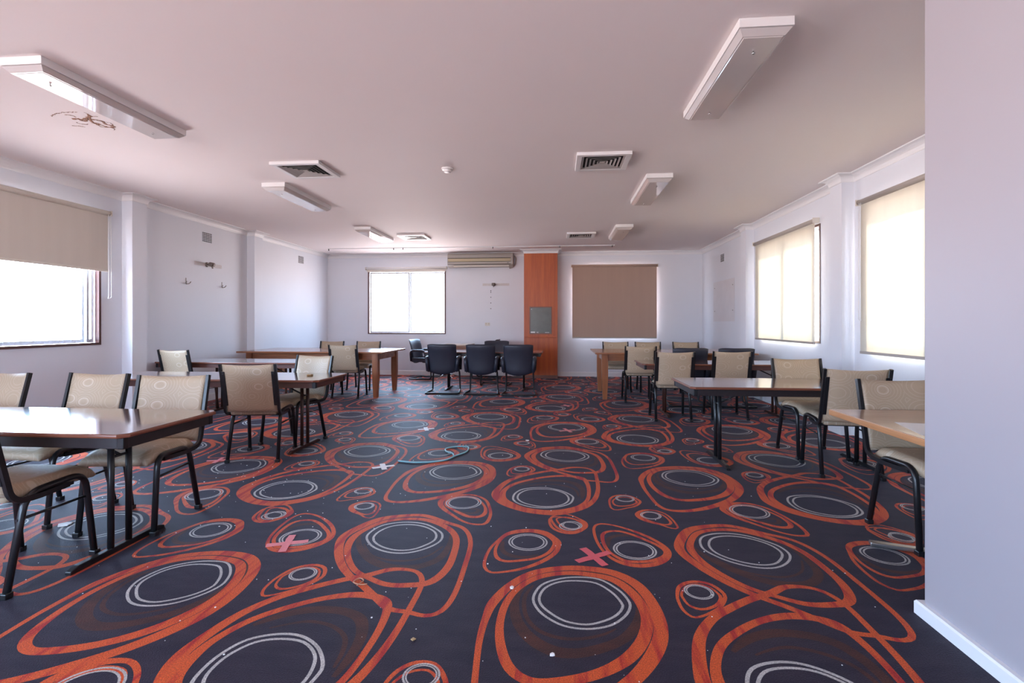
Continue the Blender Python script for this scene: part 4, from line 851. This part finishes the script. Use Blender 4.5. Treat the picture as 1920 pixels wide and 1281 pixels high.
def scrap(label, x, y, s, m='paper', h=.008, n=6, cat='paper scrap', name='paper_scrap', grp=None, z=0):
    rs = random.Random(int(abs(x)*1000+y*77)); a = rs.uniform(0, 6)
    pl_ = [(s*rs.uniform(.6, 1)*cos(a+2*pi*i/n), s*rs.uniform(.5, 1)*sin(a+2*pi*i/n)) for i in range(n)]
    o = MB(); o.prism(pl_, 0, h, h*.3, seg=1)
    q = o.build(name, m, loc=(x, y, z+.0005)); return tag(q, label, cat, grp)
scrap('white crumb of plaster on the carpet left of the big front ring', -.222, 2.49, .016)
scrap('white plaster chip near the bottom of the picture on the carpet', -.02, 2.0, .014)
scrap('larger crumpled white scrap beside the nearest left table foot', -2.52, 2.52, .03)
scrap('crumpled white scrap on the carpet at the far left foreground', -3.15, 3.02, .05)
scrap('white scrap on the carpet at the foot of the far left wooden table', -3.30, 9.02, .06)
scrap('small pale scrap on the carpet right of the pale blue cable', -.33, 5.62, .028)
scrap('tan wood shaving on the carpet near the bottom centre', -.59, 2.05, .014, 'ply', .005, 4)
scrap('thin wood offcut on the second left folding table', -2.60, 5.18, .04, 'ply', .014, 4, 'offcut', 'wood_offcut', z=.742)
# plaster dust: uncountable crumbs strewn over the carpet
o = MB(); rs = random.Random(11)
for k in range(420):
    if k < 150: x, y = rs.gauss(-2.7, .7), rs.gauss(4.0, .7)
    else: x, y = rs.uniform(-3.6, 1.5), rs.uniform(1.6, 7.5)
    if min(math.hypot(x-a, y-b) for a, b in ((-1.585, 2.88), (.20, 2.865), (-1.565, 4.49), (-1.6, 6.13), (.12, 6.2), (-3.19, 4.56))) < .17: continue
    q = rs.uniform(.0012, .0030)*min(1.2, .45+y*.16)*(1.5 if rs.random() < .1 else 1); o.box(x-q, x+q, y-q*rs.uniform(.5, 1), y+q, .0, q*.9)
tag(o.build('plaster_crumbs', 'paper'), 'tiny white plaster crumbs strewn over the patterned carpet', 'crumbs', kind='stuff')
o = MB(); q = catmull([(-.985, 2.44, 1), (-.97, 2.49, 1), (-1.0, 2.51, 1), (-1.015, 2.47, 1), (-.97, 2.45, 1), (-.94, 2.46, 1)], False, .01)
o.tube([(a, b, .006) for a, b, _ in q.tolist()], .003, 6)
tag(o.build('string', 'rope'), 'short knotted tan string on the carpet at the centre front', 'string')
